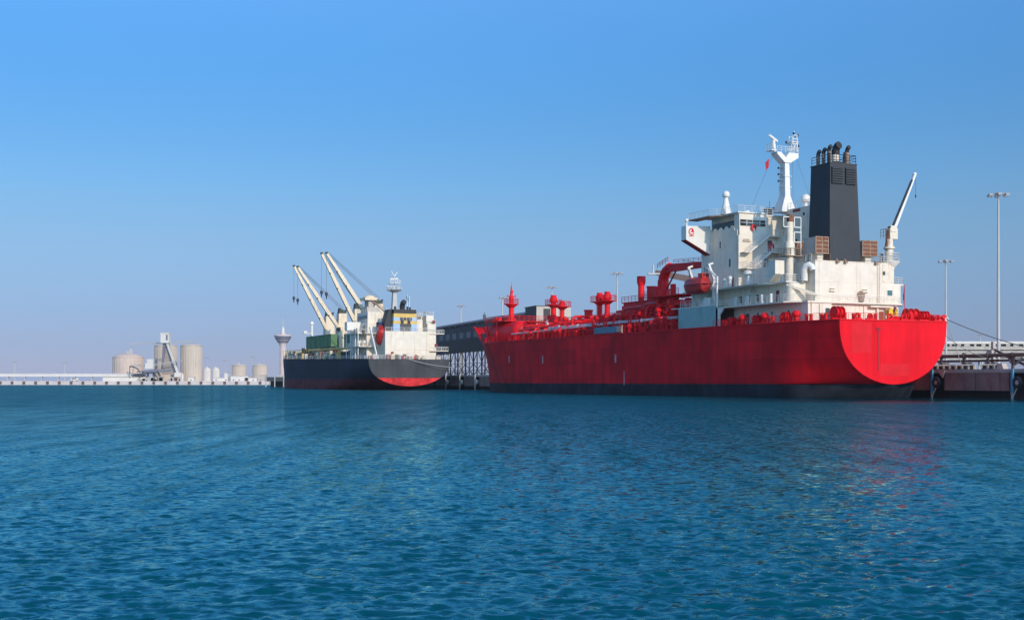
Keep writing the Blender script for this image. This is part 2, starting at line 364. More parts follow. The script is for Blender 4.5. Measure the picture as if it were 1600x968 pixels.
    ms_ = N.new('ShaderNodeMixShader'); L.new(mi.outputs[0], ms_.inputs[0]); L.new(df.outputs[0], ms_.inputs[1]); L.new(gl.outputs[0], ms_.inputs[2])
    L.new(ms_.outputs[0], N['Material Output'].inputs['Surface'])
    return m
SEA_COL = (.0004, .066, .086, 1); CAP_NEAR, CAP_FAR = .6, .24
RIP_NEAR, RIP_FAR = 1.15, 3.0
SEA_BUMP = .07
def make_sea():
    y = [5.0]
    while y[-1] < 420: y.append(y[-1]*1.0034)
    y = np.array(y); nc = 820
    s = np.linspace(-1, 1, nc)
    W = 7+.5*y
    X = s[None,:]*W[:,None]; Y = np.repeat(y[:,None], nc, 1)
    rng = np.random.default_rng(3)
    Z = np.zeros_like(X)
    step = (np.maximum(y*.0034, 2*W/nc))[:,None]
    X32 = X.astype(np.float32); Y32 = Y.astype(np.float32); Z = np.zeros_like(X32); step = step.astype(np.float32)
    for i in range(190):
        lam = .12*(1.1/.12)**(rng.random())
        th = rad(98)+rng.normal(0, .75)
        k = 2*math.pi/lam
        a = .0049*lam*(1 if lam < .32 else (.32/lam)**1.1)*rng.uniform(.5, 1.4)
        f = np.clip((lam/step-2.2)/3, 0, 1)
        ph = np.float32(rng.random()*6.283)
        Z += f*np.float32(a)*np.sin(X32*np.float32(k*math.cos(th))+Y32*np.float32(k*math.sin(th))+ph)
    # crests a little sharper than troughs
    Z = Z+Z*np.abs(Z)*6
    Z = Z.astype(np.float64)
    # gusts: calmer and rougher patches
    g = .82+.22*np.sin(X*.05+Y*.031+1)+.15*np.sin(-X*.11+Y*.067+2)
    Z *= g
    fade = np.clip((415-Y)/120, 0, 1)*np.clip((W[:,None]-np.abs(X))/4, 0, 1)
    Z *= fade
    R_, C_ = X.shape
    co = np.stack([X, Y, Z], -1).reshape(-1, 3)
    idx = np.arange(R_*C_).reshape(R_, C_)
    q = np.stack([idx[:-1,:-1], idx[:-1,1:], idx[1:,1:], idx[1:,:-1]], -1).reshape(-1, 4)
    # surrounding far water joined to the outline of the rippled part
    base = len(co)
    F_ = 26000.0
    ring = list(idx[0,:]) + list(idx[1:,-1]) + list(idx[-1,-2::-1]) + list(idx[-2:0:-1,0])
    rp = co[ring].copy()
    cx, cy = 0.0, 150.0
    dirs = rp[:,:2]-np.array([cx, cy]); dirs /= np.linalg.norm(dirs, axis=1)[:,None]
    outer = np.concatenate([np.array([[cx, cy]])+dirs*F_, np.zeros((len(ring),1))], 1)
    n = len(ring)
    ri = np.array(ring); oi = base+np.arange(n)
    q2 = np.stack([ri, oi, np.roll(oi,-1), np.roll(ri,-1)], -1)
    co = np.concatenate([co, outer]); q = np.concatenate([q, q2])
    me = bpy.data.meshes.new('sea')
    me.vertices.add(len(co)); me.vertices.foreach_set('co', co.astype(np.float32).ravel())
    me.loops.add(q.size); me.loops.foreach_set('vertex_index', q.astype(np.int32).ravel())
    me.polygons.add(len(q)); me.polygons.foreach_set('loop_start', (np.arange(len(q))*4).astype(np.int32))
    me.polygons.foreach_set('use_smooth', np.ones(len(q), dtype=bool))
    me.update(calc_edges=True); me.validate()
    me.materials.append(sea_material())
    o = bpy.data.objects.new('sea', me); COL.objects.link(o)
    o['kind'] = 'structure'
    if me.polygons[0].normal.z < 0: me.flip_normals()
    return o
make_sea()
# ------------------------------------------------------------------ hull lofting
def hull_mesh(name, P, mats, parent):
    """P: L stations; local x = starboard, y = forward, z = up"""
    Bm = P['B']; zt = P['ztransom']; zlev = P['zlev']; sheer = P['sheer']
    def ustem(z):
        for (a, ua), (b, ub) in zip(P['stem'], P['stem'][1:]):
            if z <= b: return ua+(ub-ua)*(max(z, a)-a)/(b-a)
        return P['stem'][-1][1]
    def u0(z): return 0.0 if z >= zt else P['rake']*((zt-z)/zt)**1.25
    def bt(z):
        D = P['D']
        if z <= zt: return 0.0
        return P['bt']*(1-((max(D-z, 0))/(D-zt))**2.6)**(1/1.9)
    def half(u, z):
        a = u0(z); f = min(1, max(0, z/P['D']))
        Lr = P['run0']+(P['run1']-P['run0'])*f
        s = min(1, max(0, (u-a)/Lr)); t = bt(min(z, P['D']))
        b = Bm-(Bm-t)*(1-s)**2.3
        d = ustem(z)-u
        Le = P['ent0']+(P['ent1']-P['ent0'])*f
        e = min(1, max(0, d/Le))
        return b*(1-(1-e)**P.get('pe', 2.3))
    T = [0,.004,.01,.018,.028,.04,.055,.07,.09,.11,.14,.17,.21,.26,.32,.4,.48,.56,.64,.7,.75,.79,.83,.86,.89,.915,.94,.96,.975,.988,.996,1]
    fr = [0]+[ (z+1.5)/(P['D']+1.5) for z in zlev]+[1]
    rows = []
    for q in fr:
        row = []
        for t in T:
            z = -1.5+q*(P['D']+1.5); a = u0(z); u = a+(ustem(z)-a)*t
            z = -1.5+q*(sheer(u)+1.5)
            u = a+(ustem(z)-a)*t
            row.append((half(u, min(z, P['D']+5)), u, z))
        rows.append(row)
    n = len(T); k = len(rows)
    mb = MB()
    vs = [(-b, u, z) for r in rows for b, u, z in r]+[(b, u, z) for r in rows for b, u, z in r]
    fs = []
    for i in range(k-1):
        for j in range(n-1):
            a = i*n+j
            fs.append((a, a+1, a+n+1, a+n)); o = k*n
            fs.append((o+a, o+a+n, o+a+n+1, o+a+1))
    mb.add(vs, fs)
    # transom cap
    mb.cur = 1 if len(mats) > 1 else 0
    for i in range(k-1):
        if rows[i+1][0][0] < 1e-4: continue
        b0, _, z0 = rows[i][0]; b1, _, z1 = rows[i+1][0]
        u_ = rows[i][0][1]
        mb.add([(-b0, u_, z0), (b0, u_, z0), (b1, rows[i+1][0][1], z1), (-b1, rows[i+1][0][1], z1)], [(0,1,2,3)])
    # deck
    mb.cur = 0
    top = rows[-1]
    for j in range(n-1):
        b0, u_, z0 = top[j]; b1, u1, z1 = top[j+1]
        mb.add([(-b0, u_, z0-.02), (b0, u_, z0-.02), (b1, u1, z1-.02), (-b1, u1, z1-.02)], [(0,1,2,3)])
    o = mb.build(name, mats, parent, smooth=25)
    return o, half, sheer, ustem, bt

# ------------------------------------------------------------------ red tanker
TH = rad(24.3)
ship = thing('tanker_ship', (58.9, 197.2, 0), 'large red tanker ship with white superstructure and charcoal funnel moored at the right', 'ship', rz=TH)
def S(name, mb, mat, parent=None, **k): return mb.build(name, M[mat] if isinstance(mat, str) else mat, parent or ship, **k)
RP = dict(B=12.75, ztransom=2.2, D=12.0, rake=2.2, bt=10.45, run0=12, run1=24, ent0=42, ent1=33, pe=1.12,
          stem=[(-1.5,157.5),(0,157.4),(4,157.9),(8,159.3),(12.7,162.4),(17.3,168)],
          zlev=[-1,-.4,0,.5,1,1.5,1.9,2.2,2.25,2.35,2.5,2.75,3.1,3.6,4.2,5,6,7,8,9,10,11,11.6],
          sheer=lambda u: 12.0+max(0,(u-118)/45)**2*.75)
hull, half, sheer, ustem, btr = hull_mesh('hull', RP, [M['hull'], M['transom']], ship)
# gunwale bar around the edge of the deck
us = [0,2,4,7,10,14,18,23,30,40,60,80,100,118,125,132,138,143,148,152,155,158,160,161.5]
for s in (-1, 1):
    mb = MB(); mb.pipe([(s*half(u, sheer(u)-.01), u, sheer(u)) for u in us], .11, 6)
    S('gunwale', mb, 'red', hull)
mb = MB(); mb.cyl((-10.45,0,12),(10.45,0,12),.12,.12,6); S('gunwale', mb, 'red', hull)
# repainted patches and rudder-post seam on the transom
def patch(x0, x1, z0, z1, mat='redlight', w=.01):
    mb = MB(); n = 8; pts = []
    rr = random.Random(int(x0*100))
    for i in range(n+1): pts.append((x0+(x1-x0)*i/n, z0+rr.uniform(-.12,.12)))
    for i in range(n+1): pts.append((x1-(x1-x0)*i/n, z1+rr.uniform(-.12,.12)))
    mb.prism(pts, 'y', -.004, -w); S('paint_patch', mb, mat, hull, smooth=None)
M['redpatch'] = paint('sun_bleached_red', (.73,.013,.02), .6, .2, .35, spec=.15)
patch(-8.2,-4.4,7.0,11.6,'redpatch'); patch(-2.8,2.9,3.5,5.3,'redpatch',.012)
mb = MB(); mb.box(-3.25,-3.1,-.06,.02,4.4,10.8); mb.box(-3.5,-2.8,-.14,.0,10.6,10.85); S('drain_pipe', mb, 'darkred', hull)
# draft and load marks on the port side
for u, z0, z1, w in ((116.5,7.0,8.6,.5),(98.5,6.6,8.3,.5),(65.5,6.3,8.0,.6),(62.0,1.9,4.6,.3)):
    b = half(u, (z0+z1)/2)
    mb = MB(); mb.box(-b-.012, -b-.002, u-w/2, u+w/2, z0, z1); S('draft_mark', mb, paint('worn_mark', (.55,.42,.42), .7, .6, 2), hull)
# bow bulwark: high plating on the far side and around the stem, low edge on the near side
mb = MB(); prof = [143,146,149,152,155,157.5,160,162]
def bwk(u, z): return max(0.02, half(min(u, ustem(z)-.01), z))
out = []; N_ = 10
for j in range(13):
    t = j/12
    zt_ = 17.2-.25*(1-t)
    lo = (half(143+18.6*t, 12.6)+.0, 143+18.6*t, sheer(143+18.6*t)-.05)
    ut = 144+23.8*t
    hi = (max(0.04, half(min(143+19.1*t,162.2), 12.6)*1.05+.35*(1-t)), ut, zt_)
    out.append((lo, hi))
vs = []
for lo, hi in out: vs += [lo, hi]
for lo, hi in out: vs += [(lo[0]-.16, lo[1]-.05, lo[2]), (hi[0]-.16, hi[1]-.05, hi[2])]
n = len(out); fs = []
for j in range(n-1):
    a = 2*j; fs.append((a, a+2, a+3, a+1)); o_ = 2*n; fs.append((o_+a, o_+a+1, o_+a+3, o_+a+2)); fs.append((a+1, a+3, o_+a+3, o_+a+1)); fs.append((a, o_+a, o_+a+2, a+2))
mb.add(vs, fs)
S('bow_bulwark', mb, 'red')
mb = MB()
for j in range(0, 13, 2):
    lo, hi = out[j]; mb.beam((lo[0]-.3,lo[1]-.1,lo[2]),(hi[0]-.3,hi[1]-.15,hi[2]),.18,.5)
mb.pipe([(h[0]-.2,h[1]-.1,h[2]) for l,h in out], .14, 6); mb.pipe([((l[0]+h[0])/2-.35,(l[1]+h[1])/2,15.3) for l,h in out], .16, 6)
S('bulwark_stay', mb, 'red')
mb = MB(); mb.beam((0,161.7,12.5),(0,168,17.35),.45,.5)
S('stem_post', mb, 'red')
# forecastle: dark store house, big pressure tank, platform, mast
mb = MB(); mb.box(-3.6,3.8,146,155,12.6,15.2); S('forecastle_house', mb, 'darkred')
mb = MB(); mb.cyl((-2.0,152,13.2),(2.2,152,13.2),.7,.7,12); mb.sphere((3.2,154,15.4),.9,12,6); mb.cyl((3.2,154,12.8),(3.2,154,15.4),.5,.5,10); S('mooring_drum', mb, 'red')
mb = MB(); rT = 2.45; c0 = (-5.2, 126.5, 14.75)
mb.cyl((-5.2,126.5,14.75),(-5.2,141.5,14.75),rT,rT,28); S('pressure_tank', mb, 'red', smooth=40)
mb = MB(); mb.sphere((0,0,0), rT*1.001, 28, 14, lo=-1)
tk = mb.build('tank_end', M['red'], ship); tk.location = c0; tk.scale = (1,.8,1)
for u in (128.5,138.5): mb = MB(); mb.box(-7.4,-3,u-.5,u+.5,12,13.6); S('tank_saddle', mb, 'red')
mb = MB(); mb.box(-8,4,130,142,17.35,17.5)
for u in (135,141):
    for v in (-7.8,3.6): mb.box(v-.15,v+.15,u-.15,u+.15,12.2,17.35)
S('tank_platform', mb, 'red')
mb = MB(); mb.rail([(-8,142,17.5),(-8,130,17.5),(4,130,17.5)], 1.2, 1.3, .05); S('railing', mb, 'red')
for i in range(7):
    mb = MB(); u = 130.6+i*1.7; v = random.uniform(-7,-3); mb.box(v-.4,v+.4,u-.4,u+.4,17.5,17.5+random.uniform(.6,1.4)); mb.box(v-.46,v+.46,u-.46,u+.46,17.5,17.6); S('platform_gear', mb, 'red')
fm = MB(); fm.cyl((0,143.5,12.6),(0,143.5,24.5),.75,.62,14); fm.cyl((0,143.5,24.5),(0,143.5,27.2),.42,.12,10); fm.cyl((0,143.5,27.2),(0,143.5,28.2),.06,.04,6)
fmo = S('fore_mast', fm, 'red')
mb = MB(); mb.cyl((0,143.5,22.3),(0,143.5,22.5),1.9,1.9,14); mb.cyl((0,143.5,21.4),(0,143.5,22.3),.7,1.7,14)
ring = [(1.8*math.cos(a),143.5+1.8*math.sin(a),22.5) for a in np.linspace(0,2*math.pi,11)]
mb.rail(ring, 1.2, 1.2, .05); S('mast_platform', mb, 'red', fmo)
mb = MB(); mb.box(-.35,.35,143.0,143.3,25.3,25.9); mb.cyl((-1.1,143.5,24.3),(1.1,143.5,24.3),.1,.1,6); mb.sphere((-1.1,143.5,24.5),.22,8,5); mb.sphere((1.1,143.5,24.5),.22,8,5); S('mast_light', mb, 'red', fmo)

# cargo deck: raised trunk, pipe racks, vents, valves
mb = MB()
mb.prism([(-6.6,12),(6.6,12),(6.2,13.6),(4.8,14.2),(-4.8,14.2),(-6.2,13.6)], 'y', 47, 118); S('cargo_trunk', mb, 'red')
for u0_, u1_ in ((48,64),(66,83),(85,101),(103,118)):
    mb = MB(); mb.prism([(-4.6,14.1),(4.6,14.1),(4.3,15.0),(2.6,15.7),(-2.6,15.7),(-4.3,15.0)], 'y', u0_, u1_); S('tank_dome', mb, 'red')
pipes = [(-10.4,14.35,46,100,.30,'pinkpipe'),(-10.0,13.5,48,118,.22,'red'),(-9.2,14.7,50,116,.32,'red'),(-8.4,15.0,47,116,.26,'red'),(-7.6,14.8,52,117,.36,'red'),
         (-6.7,15.6,50,110,.22,'red'),(-5.9,16.0,60,114,.28,'red'),(-9.7,12.9,60,117,.2,'red'),(-8.9,13.4,52,116,.28,'red'),(5.9,15.8,50,118,.3,'red'),(8.4,15.3,50,118,.3,'red')]
for v, z, a, b_, r, m_ in pipes:
    mb = MB(); mb.cyl((v,a,z),(v,b_,z),r,r,10)
    for k in range(int((b_-a)/9)): mb.cyl((v,a+4+k*9-.12,z),(v,a+4+k*9+.12,z),r*1.5,r*1.5,10)
    S('cargo_pipe', mb, m_)
mb = MB(); mb.cyl((-11.0,74,14.15),(-11.0,119,13.75),.16,.16,8); S('cargo_pipe', mb, 'pinkpipe')
for i, u in enumerate(range(49, 118, 4)):
    mb = MB()
    for v in (-10.9,-8.0,-5.6): mb.box(v-.14,v+.14,u-.14,u+.14,12,15.4 if v > -10 else 14.0)
    mb.box(-11.0,-5.4,u-.16,u+.16,13.9,14.1); mb.box(-9.6,-5.4,u-.14,u+.14,15.6,15.75)
    S('pipe_support', mb, 'red')
# centre catwalk
mb = MB(); mb.box(-1.2,1.2,62,141,16.2,16.35)
for u in range(64, 141, 6): mb.box(-1.1,-.9,u-.1,u+.1,14.0,16.2); mb.box(.9,1.1,u-.1,u+.1,14.0,16.2)
S('catwalk', mb, 'red')
mb = MB(); mb.rail([(-1.2,62,16.35),(-1.2,141,16.35)], 1.1, 1.6, .045); mb.rail([(1.2,62,16.35),(1.2,141,16.35)], 1.1, 1.6, .045); S('railing', mb, 'red')
# deck edge railing, port and starboard
eu = [42.5,50,60,70,80,90,100,110,118,125,132,138,143,148,152,155]
for s in (-1, 1):
    mb = MB(); mb.rail([(s*(half(u, sheer(u)-.01)-.12), u, sheer(u)+.05) for u in eu], 1.25, 1.9, .055); S('railing', mb, 'red')
R3 = random.Random(11)
def valve(u, v, z):
    mb = MB(); mb.cyl((v,u,z-.6),(v,u,z+.5),.13,.13,6); mb.cyl((v,u,z+.5),(v,u,z+.58),.38,.38,10); mb.cyl((v-.42,u,z),(v+.42,u,z),.3,.3,8); mb.cyl((v-.5,u,z),(v-.42,u,z),.42,.42,10); mb.cyl((v+.42,u,z),(v+.5,u,z),.42,.42,10)
    S('valve', mb, 'red')
for i in range(34): valve(R3.uniform(46,116), R3.choice((-10.9,-9.6,-8.6,-7.3)), R3.choice((13.1,13.6,15.6,16.0)))
def vent(u, v, h, r=.22, z0=12):
    mb = MB(); mb.cyl((v,u,z0),(v,u,z0+h),r,r,8); mb.lathe((v,u,z0+h), [(r,0),(r*2.3,.15),(r*2.3,.5),(r*.6,.85)], 10)
    S('air_vent', mb, 'red')
for i in range(30): vent(R3.uniform(46,111), R3.uniform(-11.6,-9.8), R3.uniform(.7,1.7))
for i in range(9): vent(R3.uniform(50,118), R3.uniform(-5,4), R3.uniform(.6,1.4), .18, 15.4)
def elbow(u, v, z, h, l, r, m_='red'):
    mb = MB(); mb.pipe([(v,u,z),(v,u,z+h-.4),(v+.1*(1 if l>0 else -1),u,z+h-.12),(v+.4*(1 if l>0 else -1),u,z+h),(v+l,u,z+h)], r, 8); S('pipe_elbow', mb, m_)
for i in range(24): elbow(R3.uniform(46,108), R3.choice((-10.6,-9.4,-8.2)), 12.2, R3.uniform(1.4,3.6), R3.uniform(1.5,4.0), R3.choice((.16,.22,.3)))
for i in range(26):
    u = R3.uniform(46,111); v = R3.uniform(-11.3,-7); mb = MB(); w = R3.uniform(.3,.8); h = R3.uniform(.6,1.8); z = 12.05
    mb.box(v-w/2,v+w/2,u-w*.7,u+w*.7,z,z+h); mb.box(v-w/2-.06,v+w/2+.06,u-w*.7-.06,u+w*.7+.06,z+h,z+h+.1)
    S('deck_box', mb, 'red')
for i in range(22):
    u = R3.uniform(48,114); v = R3.uniform(-6,4); mb = MB(); w = R3.uniform(.6,1.8); h = R3.uniform(.5,1.6)
    h *= .5; mb.box(v-w/2,v+w/2,u-w*.8,u+w*.8,15.0,15.8+h)
    mb.cyl((v,u,15.8+h),(v,u,16.2+h),w*.3,w*.3,8); S('dome_fitting', mb, 'red')
# crossing hoses and bent pipes near the manifold (light red)
for u, v0, v1, z in ((58,-10.2,-4,16.6),(61,-10.4,-3,15.9),(70,-10.6,-4,15.2),(73,-10.6,-4,15.2),(76,-10.6,-4,15.2),(79,-10.6,-4,15.2),(90,-9.8,-4,16.0)):
    mb = MB(); mb.pipe([(v1,u,z+.6),(v0+1.5,u,z+.6),(v0+.6,u,z+.5),(v0+.2,u,z+.1),(v0,u,z-.6),(v0,u,z-2.2)], .28, 10); S('manifold_pipe', mb, 'red')
for u, z, r in ((57.5,17.9,.34),(66.0,17.5,.26)):
    mb = MB(); mb.pipe([(-6.6,u+8,z-1.4),(-6.6,u+7.2,z-.6),(-6.6,u+6.6,z-.1),(-6.6,u+5.8,z),(-6.6,u,z)], r, 10); S('manifold_pipe', mb, 'redlight')
# vent masts with round heads and platforms
def ventmast(u, v, zt_, r, plat, z0=14.0, head=1.7, flare=1):
    mb = MB(); mb.cyl((v,u,z0),(v,u,zt_-1.6),r,r,14)
    mb.lathe((v,u,zt_-1.9), [(r,0),(r*head,.35),(r*head,1.2),(r*head*.72,1.55),(r*head*.75,1.9)] if flare else [(r,0),(r*head,.7),(r*head,1.9)], 16)
    o = S('vent_mast', mb, 'red')
    if plat:
        mb = MB(); mb.cyl((v,u,plat-.14),(v,u,plat),2.0,2.0,14); mb.cyl((v,u,plat-.8),(v,u,plat-.14),r,1.5,10)
        mb.rail([(v+2.0*math.cos(a),u+2.0*math.sin(a),plat) for a in np.linspace(0,2*math.pi,11)], 1.1, 1.3, .045); S('mast_platform', mb, 'red', o)
        mb = MB()
        for s in (-.2,.2): mb.cyl((v-r-.15,u+s,z0),(v-r-.15,u+s,plat),.04,.04,4)
        for k in range(int((plat-z0)/.45)): mb.cyl((v-r-.15,u-.2,z0+.45*k),(v-r-.15,u+.2,z0+.45*k),.03,.03,4)
        S('ladder', mb, 'red', o)
    return o
ventmast(112.5,-3.2,22.7,.62,20.5,head=1.45); ventmast(105.6,-4.4,20.9,.5,19.7,head=1.6)
ventmast(89.4,-3.4,21.8,.58,19.9,head=1.5); ventmast(85.6,-3.6,21.8,.58,19.9,head=1.5)
ventmast(71.2,-3.6,24.0,.66,0,head=1.35,flare=0)
mb = MB(); mb.cyl((-4.6,107.5,14.5),(-4.6,107.5,17.5),1.2,1.2,14); mb.cyl((-4.6,110.5,14.5),(-4.6,110.5,17.9),1.1,1.1,14); S('vent_drum', mb, 'red')
mb = MB(); mb.cyl((-4,93.5,14.5),(-4,93.5,18.0),.9,.9,14); mb.cyl((-4,93.5,18.0),(-4,93.5,18.3),1.05,1.05,14); S('vent_drum', mb, 'red')
mb = MB(); mb.box(-3.2,2.2,77,82.5,15,17.6); mb.box(-2.4,1.4,78.2,81.4,17.6,18.5); S('deck_house', mb, 'red')
# compressor house under the tall vent
mb = MB(); mb.box(-5.6,4,61.5,75,14.5,18.6); mb.box(-5.9,4.3,61.2,75.3,18.6,18.8)
ch = S('compressor_house', mb, 'red')
mb = MB(); mb.rail([(-5.9,75.3,18.8),(-5.9,61.2,18.8),(4.3,61.2,18.8)], 1.1, 1.4, .05); S('railing', mb, 'red', ch)
for u, v, r, h in ((66.0,-4.2,1.0,2.6),(63.5,-2.4,.8,1.9),(68.5,-3.0,.5,1.6)):
    mb = MB(); mb.cyl((v,u,18.8),(v,u,18.8+h),r,r,14); mb.cyl((v,u,18.8+h),(v,u,19.0+h),r*1.12,r*1.12,14); S('roof_drum', mb, 'red', ch)
# red hose crane, boom resting toward the bridge
cb = MB(); cb.cyl((-4.2,61.6,14.5),(-4.2,61.6,22.5),1.25,1.1,18); cb.cyl((-4.2,61.6,18.9),(-4.2,61.6,19.3),1.9,1.9,16)
crane = S('hose_crane', cb, 'red')
mb = MB(); mb.pipe([(-4.2,61.6,21.6),(-4.2,61.4,23.0),(-4.2,60.4,24.3),(-4.2,58.8,25.0)], [1.05,1.02,.95,.85], 10)
mb.beam((-4.2,59.6,24.7),(-4.2,45.0,24.35),1.3,1.55,w1=.9,h1=1.0); S('crane_boom', mb, 'red', crane)
mb = MB(); mb.cyl((-4.2,60.8,20.2),(-4.2,56.6,24.2),.16,.16,8); S('boom_cylinder', mb, 'darkred', crane)
mb = MB(); mb.rail([(-4.8,62.8,24.9),(-4.8,58.8,25.9)], .9, 1, .05); mb.rail([(-4.7,57,25.4),(-4.6,46.4,25.0)], .7, 1.8, .035); S('railing', mb, 'red', crane)
mb = MB(); mb.box(-6.3,-5.3,61,62.4,19.3,21.2); S('crane_cabin', mb, 'red', crane)
mb = MB()
for u,v,z0,z1,w in ((58.6,-6.2,14,20.6,1.0),(55.6,-5.6,14,21.3,.8),(57.2,-7.8,13,19.2,.9),(53.4,-6.6,13,18.8,1.2),(51.0,-7.4,13,17.9,1.0),(54.6,-8.8,12.5,17.4,.8),(49,-6,13,18.2,1.4)):
    mb.box(v-w/2,v+w/2,u-w/2,u+w/2,z0,z1)
S('manifold_tower', mb, 'red')
mb = MB()
for z in (16.8,18.7): mb.box(-9.4,-4,47.5,60,z,z+.12)
mb.rail([(-9.4,60,18.8),(-9.4,47.5,18.8)],1.1,1.4,.05)
S('manifold_platform', mb, 'red')
for i in range(8):
    u = R3.uniform(47,60); v = R3.uniform(-10.2,-8); mb = MB(); r = R3.uniform(.3,.6)
    mb.cyl((v-.8,u,R3.uniform(13,17)),(v+.6,u,R3.uniform(14,18)),r,r,12); S('manifold_fitting', mb, 'red')
for u in (49.5,52.5): 
    mb = MB(); mb.torus((-11.2,u,13.6),.75,.22,'y',18,8); mb.cyl((-11.2,u-.2,13.6),(-11.2,u+.2,13.6),.5,.5,12); mb.box(-11.5,-10.9,u-.2,u+.2,12.05,13.0); S('hose_reel', mb, 'red')
mb = MB()
for i in range(6):
    u = 44.5+i*2.6; mb.beam((-11.0,u,12.1),(-9.4,u-.8,17.2),.14,.14)
S('leaning_brace', mb, 'red')
for i in range(46):
    u = R3.uniform(45,119); v = R3.uniform(-11.8,-9.0); h = R3.uniform(1.0,3.2); r = R3.uniform(.07,.14); mb = MB()
    mb.pipe([(v,u,12.1),(v,u,12.1+h-.2),(v+.1,u,12.1+h),(v+R3.uniform(1,2.5),u,12.1+h)], r, 6); mb.cyl((v,u,12.1+h*.5),(v,u,12.1+h*.5+.14),r*2.4,r*2.4,8); S('pipe_riser', mb, R3.choice(['red','red','red','darkred']))
for i in range(14):
    u = R3.uniform(50,118); v = R3.uniform(-11,-6.5); z = R3.choice((13.2,14.2,15.6)); mb = MB(); mb.cyl((v,u-.35,z),(v,u+.35,z),.24,.24,8); mb.cyl((v,u,z),(v,u,z+.7),.1,.1,6); mb.cyl((v,u,z+.7),(v,u,z+.78),.3,.3,8); S('pale_valve', mb, 'pinkpipe')
# stowed accommodation ladder
mb = MB(); mb.box(-12.75,-12.3,65.4,74.4,12.25,13.5); S('accommodation_ladder', mb, 'bluegrey')
mb = MB(); mb.box(-12.7,-12.0,64.0,65.2,12.3,13.4); mb.cyl((-12.4,63.4,12.1),(-12.4,63.4,13.6),.14,.14,6); S('ladder_winch', mb, 'paleblock')
# ------------------------------------------------------------------ red tanker: superstructure
def slab(poly, z0, z1, name, mat='white'):
    mb = MB(); mb.prism(poly, 'z', z0, z1); return S(name, mb, mat)
def win(host, p, axis, w, h, mat='glass', frame=True):
    """window proud of a wall; axis 'x' faces port, 'y' faces aft"""
    x, y, z = p
    if frame:
        mb = MB()
        if axis == 'x': mb.box(x-.05, x+.02, y-w/2-.09, y+w/2+.09, z-h/2-.09, z+h/2+.09)
        else: mb.box(x-w/2-.09, x+w/2+.09, y-.05, y+.02, z-h/2-.09, z+h/2+.09)
        S('window_frame', mb, 'white2', host)
    mb = MB()
    if axis == 'x': mb.box(x-.09, x+.02, y-w/2, y+w/2, z-h/2, z+h/2)
    else: mb.box(x-w/2, x+w/2, y-.09, y+.02, z-h/2, z+h/2)
    S('window', mb, mat, host)
def door(host, p, axis, w=.85, h=1.95, mat='darkred'):
    x, y, z = p; mb = MB()
    if axis == 'x': mb.box(x-.08, x+.02, y-w/2, y+w/2, z, z+h)
    else: mb.box(x-w/2, x+w/2, y-.08, y+.02, z, z+h)
    S('door', mb, mat, host)

# main-deck house
mb = MB(); mb.box(-9.0,10.4,11.0,44,12,15.2); h0 = S('main_deck_house', mb, 'white')
mb = MB(); mb.box(-9.2,-4.6,9.3,11.0,12,15.1); mb.box(-9.4,-4.4,9.1,11.0,15.1,15.42); S('aft_deckhouse', mb, 'white', h0)
slab([(-11.5,44),(-11.5,12.6),(-9.2,10.3),(10.6,10.3),(12.6,12.6),(12.6,44)], 15.2, 15.45, 'deck_plate')
mb = MB(); mb.box(-11.5,-11.15,31.0,31.4,12,15.2); mb.prism([(31.0,15.2),(31.0,13.9),(29.6,15.2)], 'x', -11.45, -11.2); S('deck_post', mb, 'white2')
mb = MB(); mb.box(-9.05,-8.7,30,44,12,15.15); S('recess_shade_panel', mb, 'shedwall', h0)  # dark slab on the wall stands in for recess shade
door(h0, (-1.6,11.0,12.1), 'y', .9, 2.0, 'darkred'); door(h0, (-5.4,9.3,12.6), 'y', .8, 1.7, 'signboard'); door(h0, (6.8,11.0,12.1), 'y', .9, 2.0, 'rust'); door(h0, (-9.0,26,12.1), 'x', .9, 2.0, 'shedwall')
for u in (14.5, 19, 23): win(h0, (-9.0,u,13.9), 'x', .45, .45)
mb = MB(); mb.box(5.6,6.0,10.6,11.0,12.1,14.6); mb.box(7.4,7.6,10.6,11,12.1,14.6); mb.box(4.0,8.6,10.2,11,14.7,14.95); S('door_canopy', mb, 'cream', h0)
mb = MB(); mb.torus((1.9,10.9,13.5),.45,.1,'y',4,6); S('hatch_frame', mb, 'cream', h0)
for v in (-8.6,-7.0,3.2,9.6):
    mb = MB(); mb.cyl((v,10.9 if v>-4 else 9.2,12),(v,10.9 if v>-4 else 9.2,15),.07,.07,6); S('down_pipe', mb, 'cream', h0)
# upper aft house and engine casing
mb = MB(); mb.box(-9.0,9.3,13.2,43,15.45,18.5); h1 = S('upper_house', mb, 'white')
mb = MB(); mb.cyl((-9.0,14.0,15.45),(-9.0,14.0,18.5),.85,.85,16); S('house_corner', mb, 'white', h1)
for u, mt in ((17.5,'darkred'),(23.0,'glass'),(25.5,'teal_glass'),(28,'glass')):
    (door if mt == 'darkred' else win)(h1, (-9.0,u,16.6 if mt != 'darkred' else 15.6), 'x', *((.8,1.9,'darkred') if mt == 'darkred' else (.7,1.1,mt)))
win(h1, (9.0,13.15,17.0), 'y', 1.0, .9, 'teal_glass')
slab([(-11.3,43),(-11.3,18.4),(-9.1,15.6),(-6.6,15.6),(-6.6,43)], 18.5, 18.75, 'deck_plate')
slab([(6.8,11.2),(11.6,11.2),(12.4,14),(12.4,24),(6.8,24)], 18.5, 18.75, 'deck_plate')
mb = MB(); mb.box(-6.5,6.9,11.0,31,15.45,22.0); cas = S('engine_casing', mb, 'white')
mb = MB(); mb.box(-6.52,6.92,10.97,11.0,18.62,18.68); mb.box(-6.52,6.92,10.96,11.02,21.9,22.06); S('casing_seam', mb, 'cream', cas)
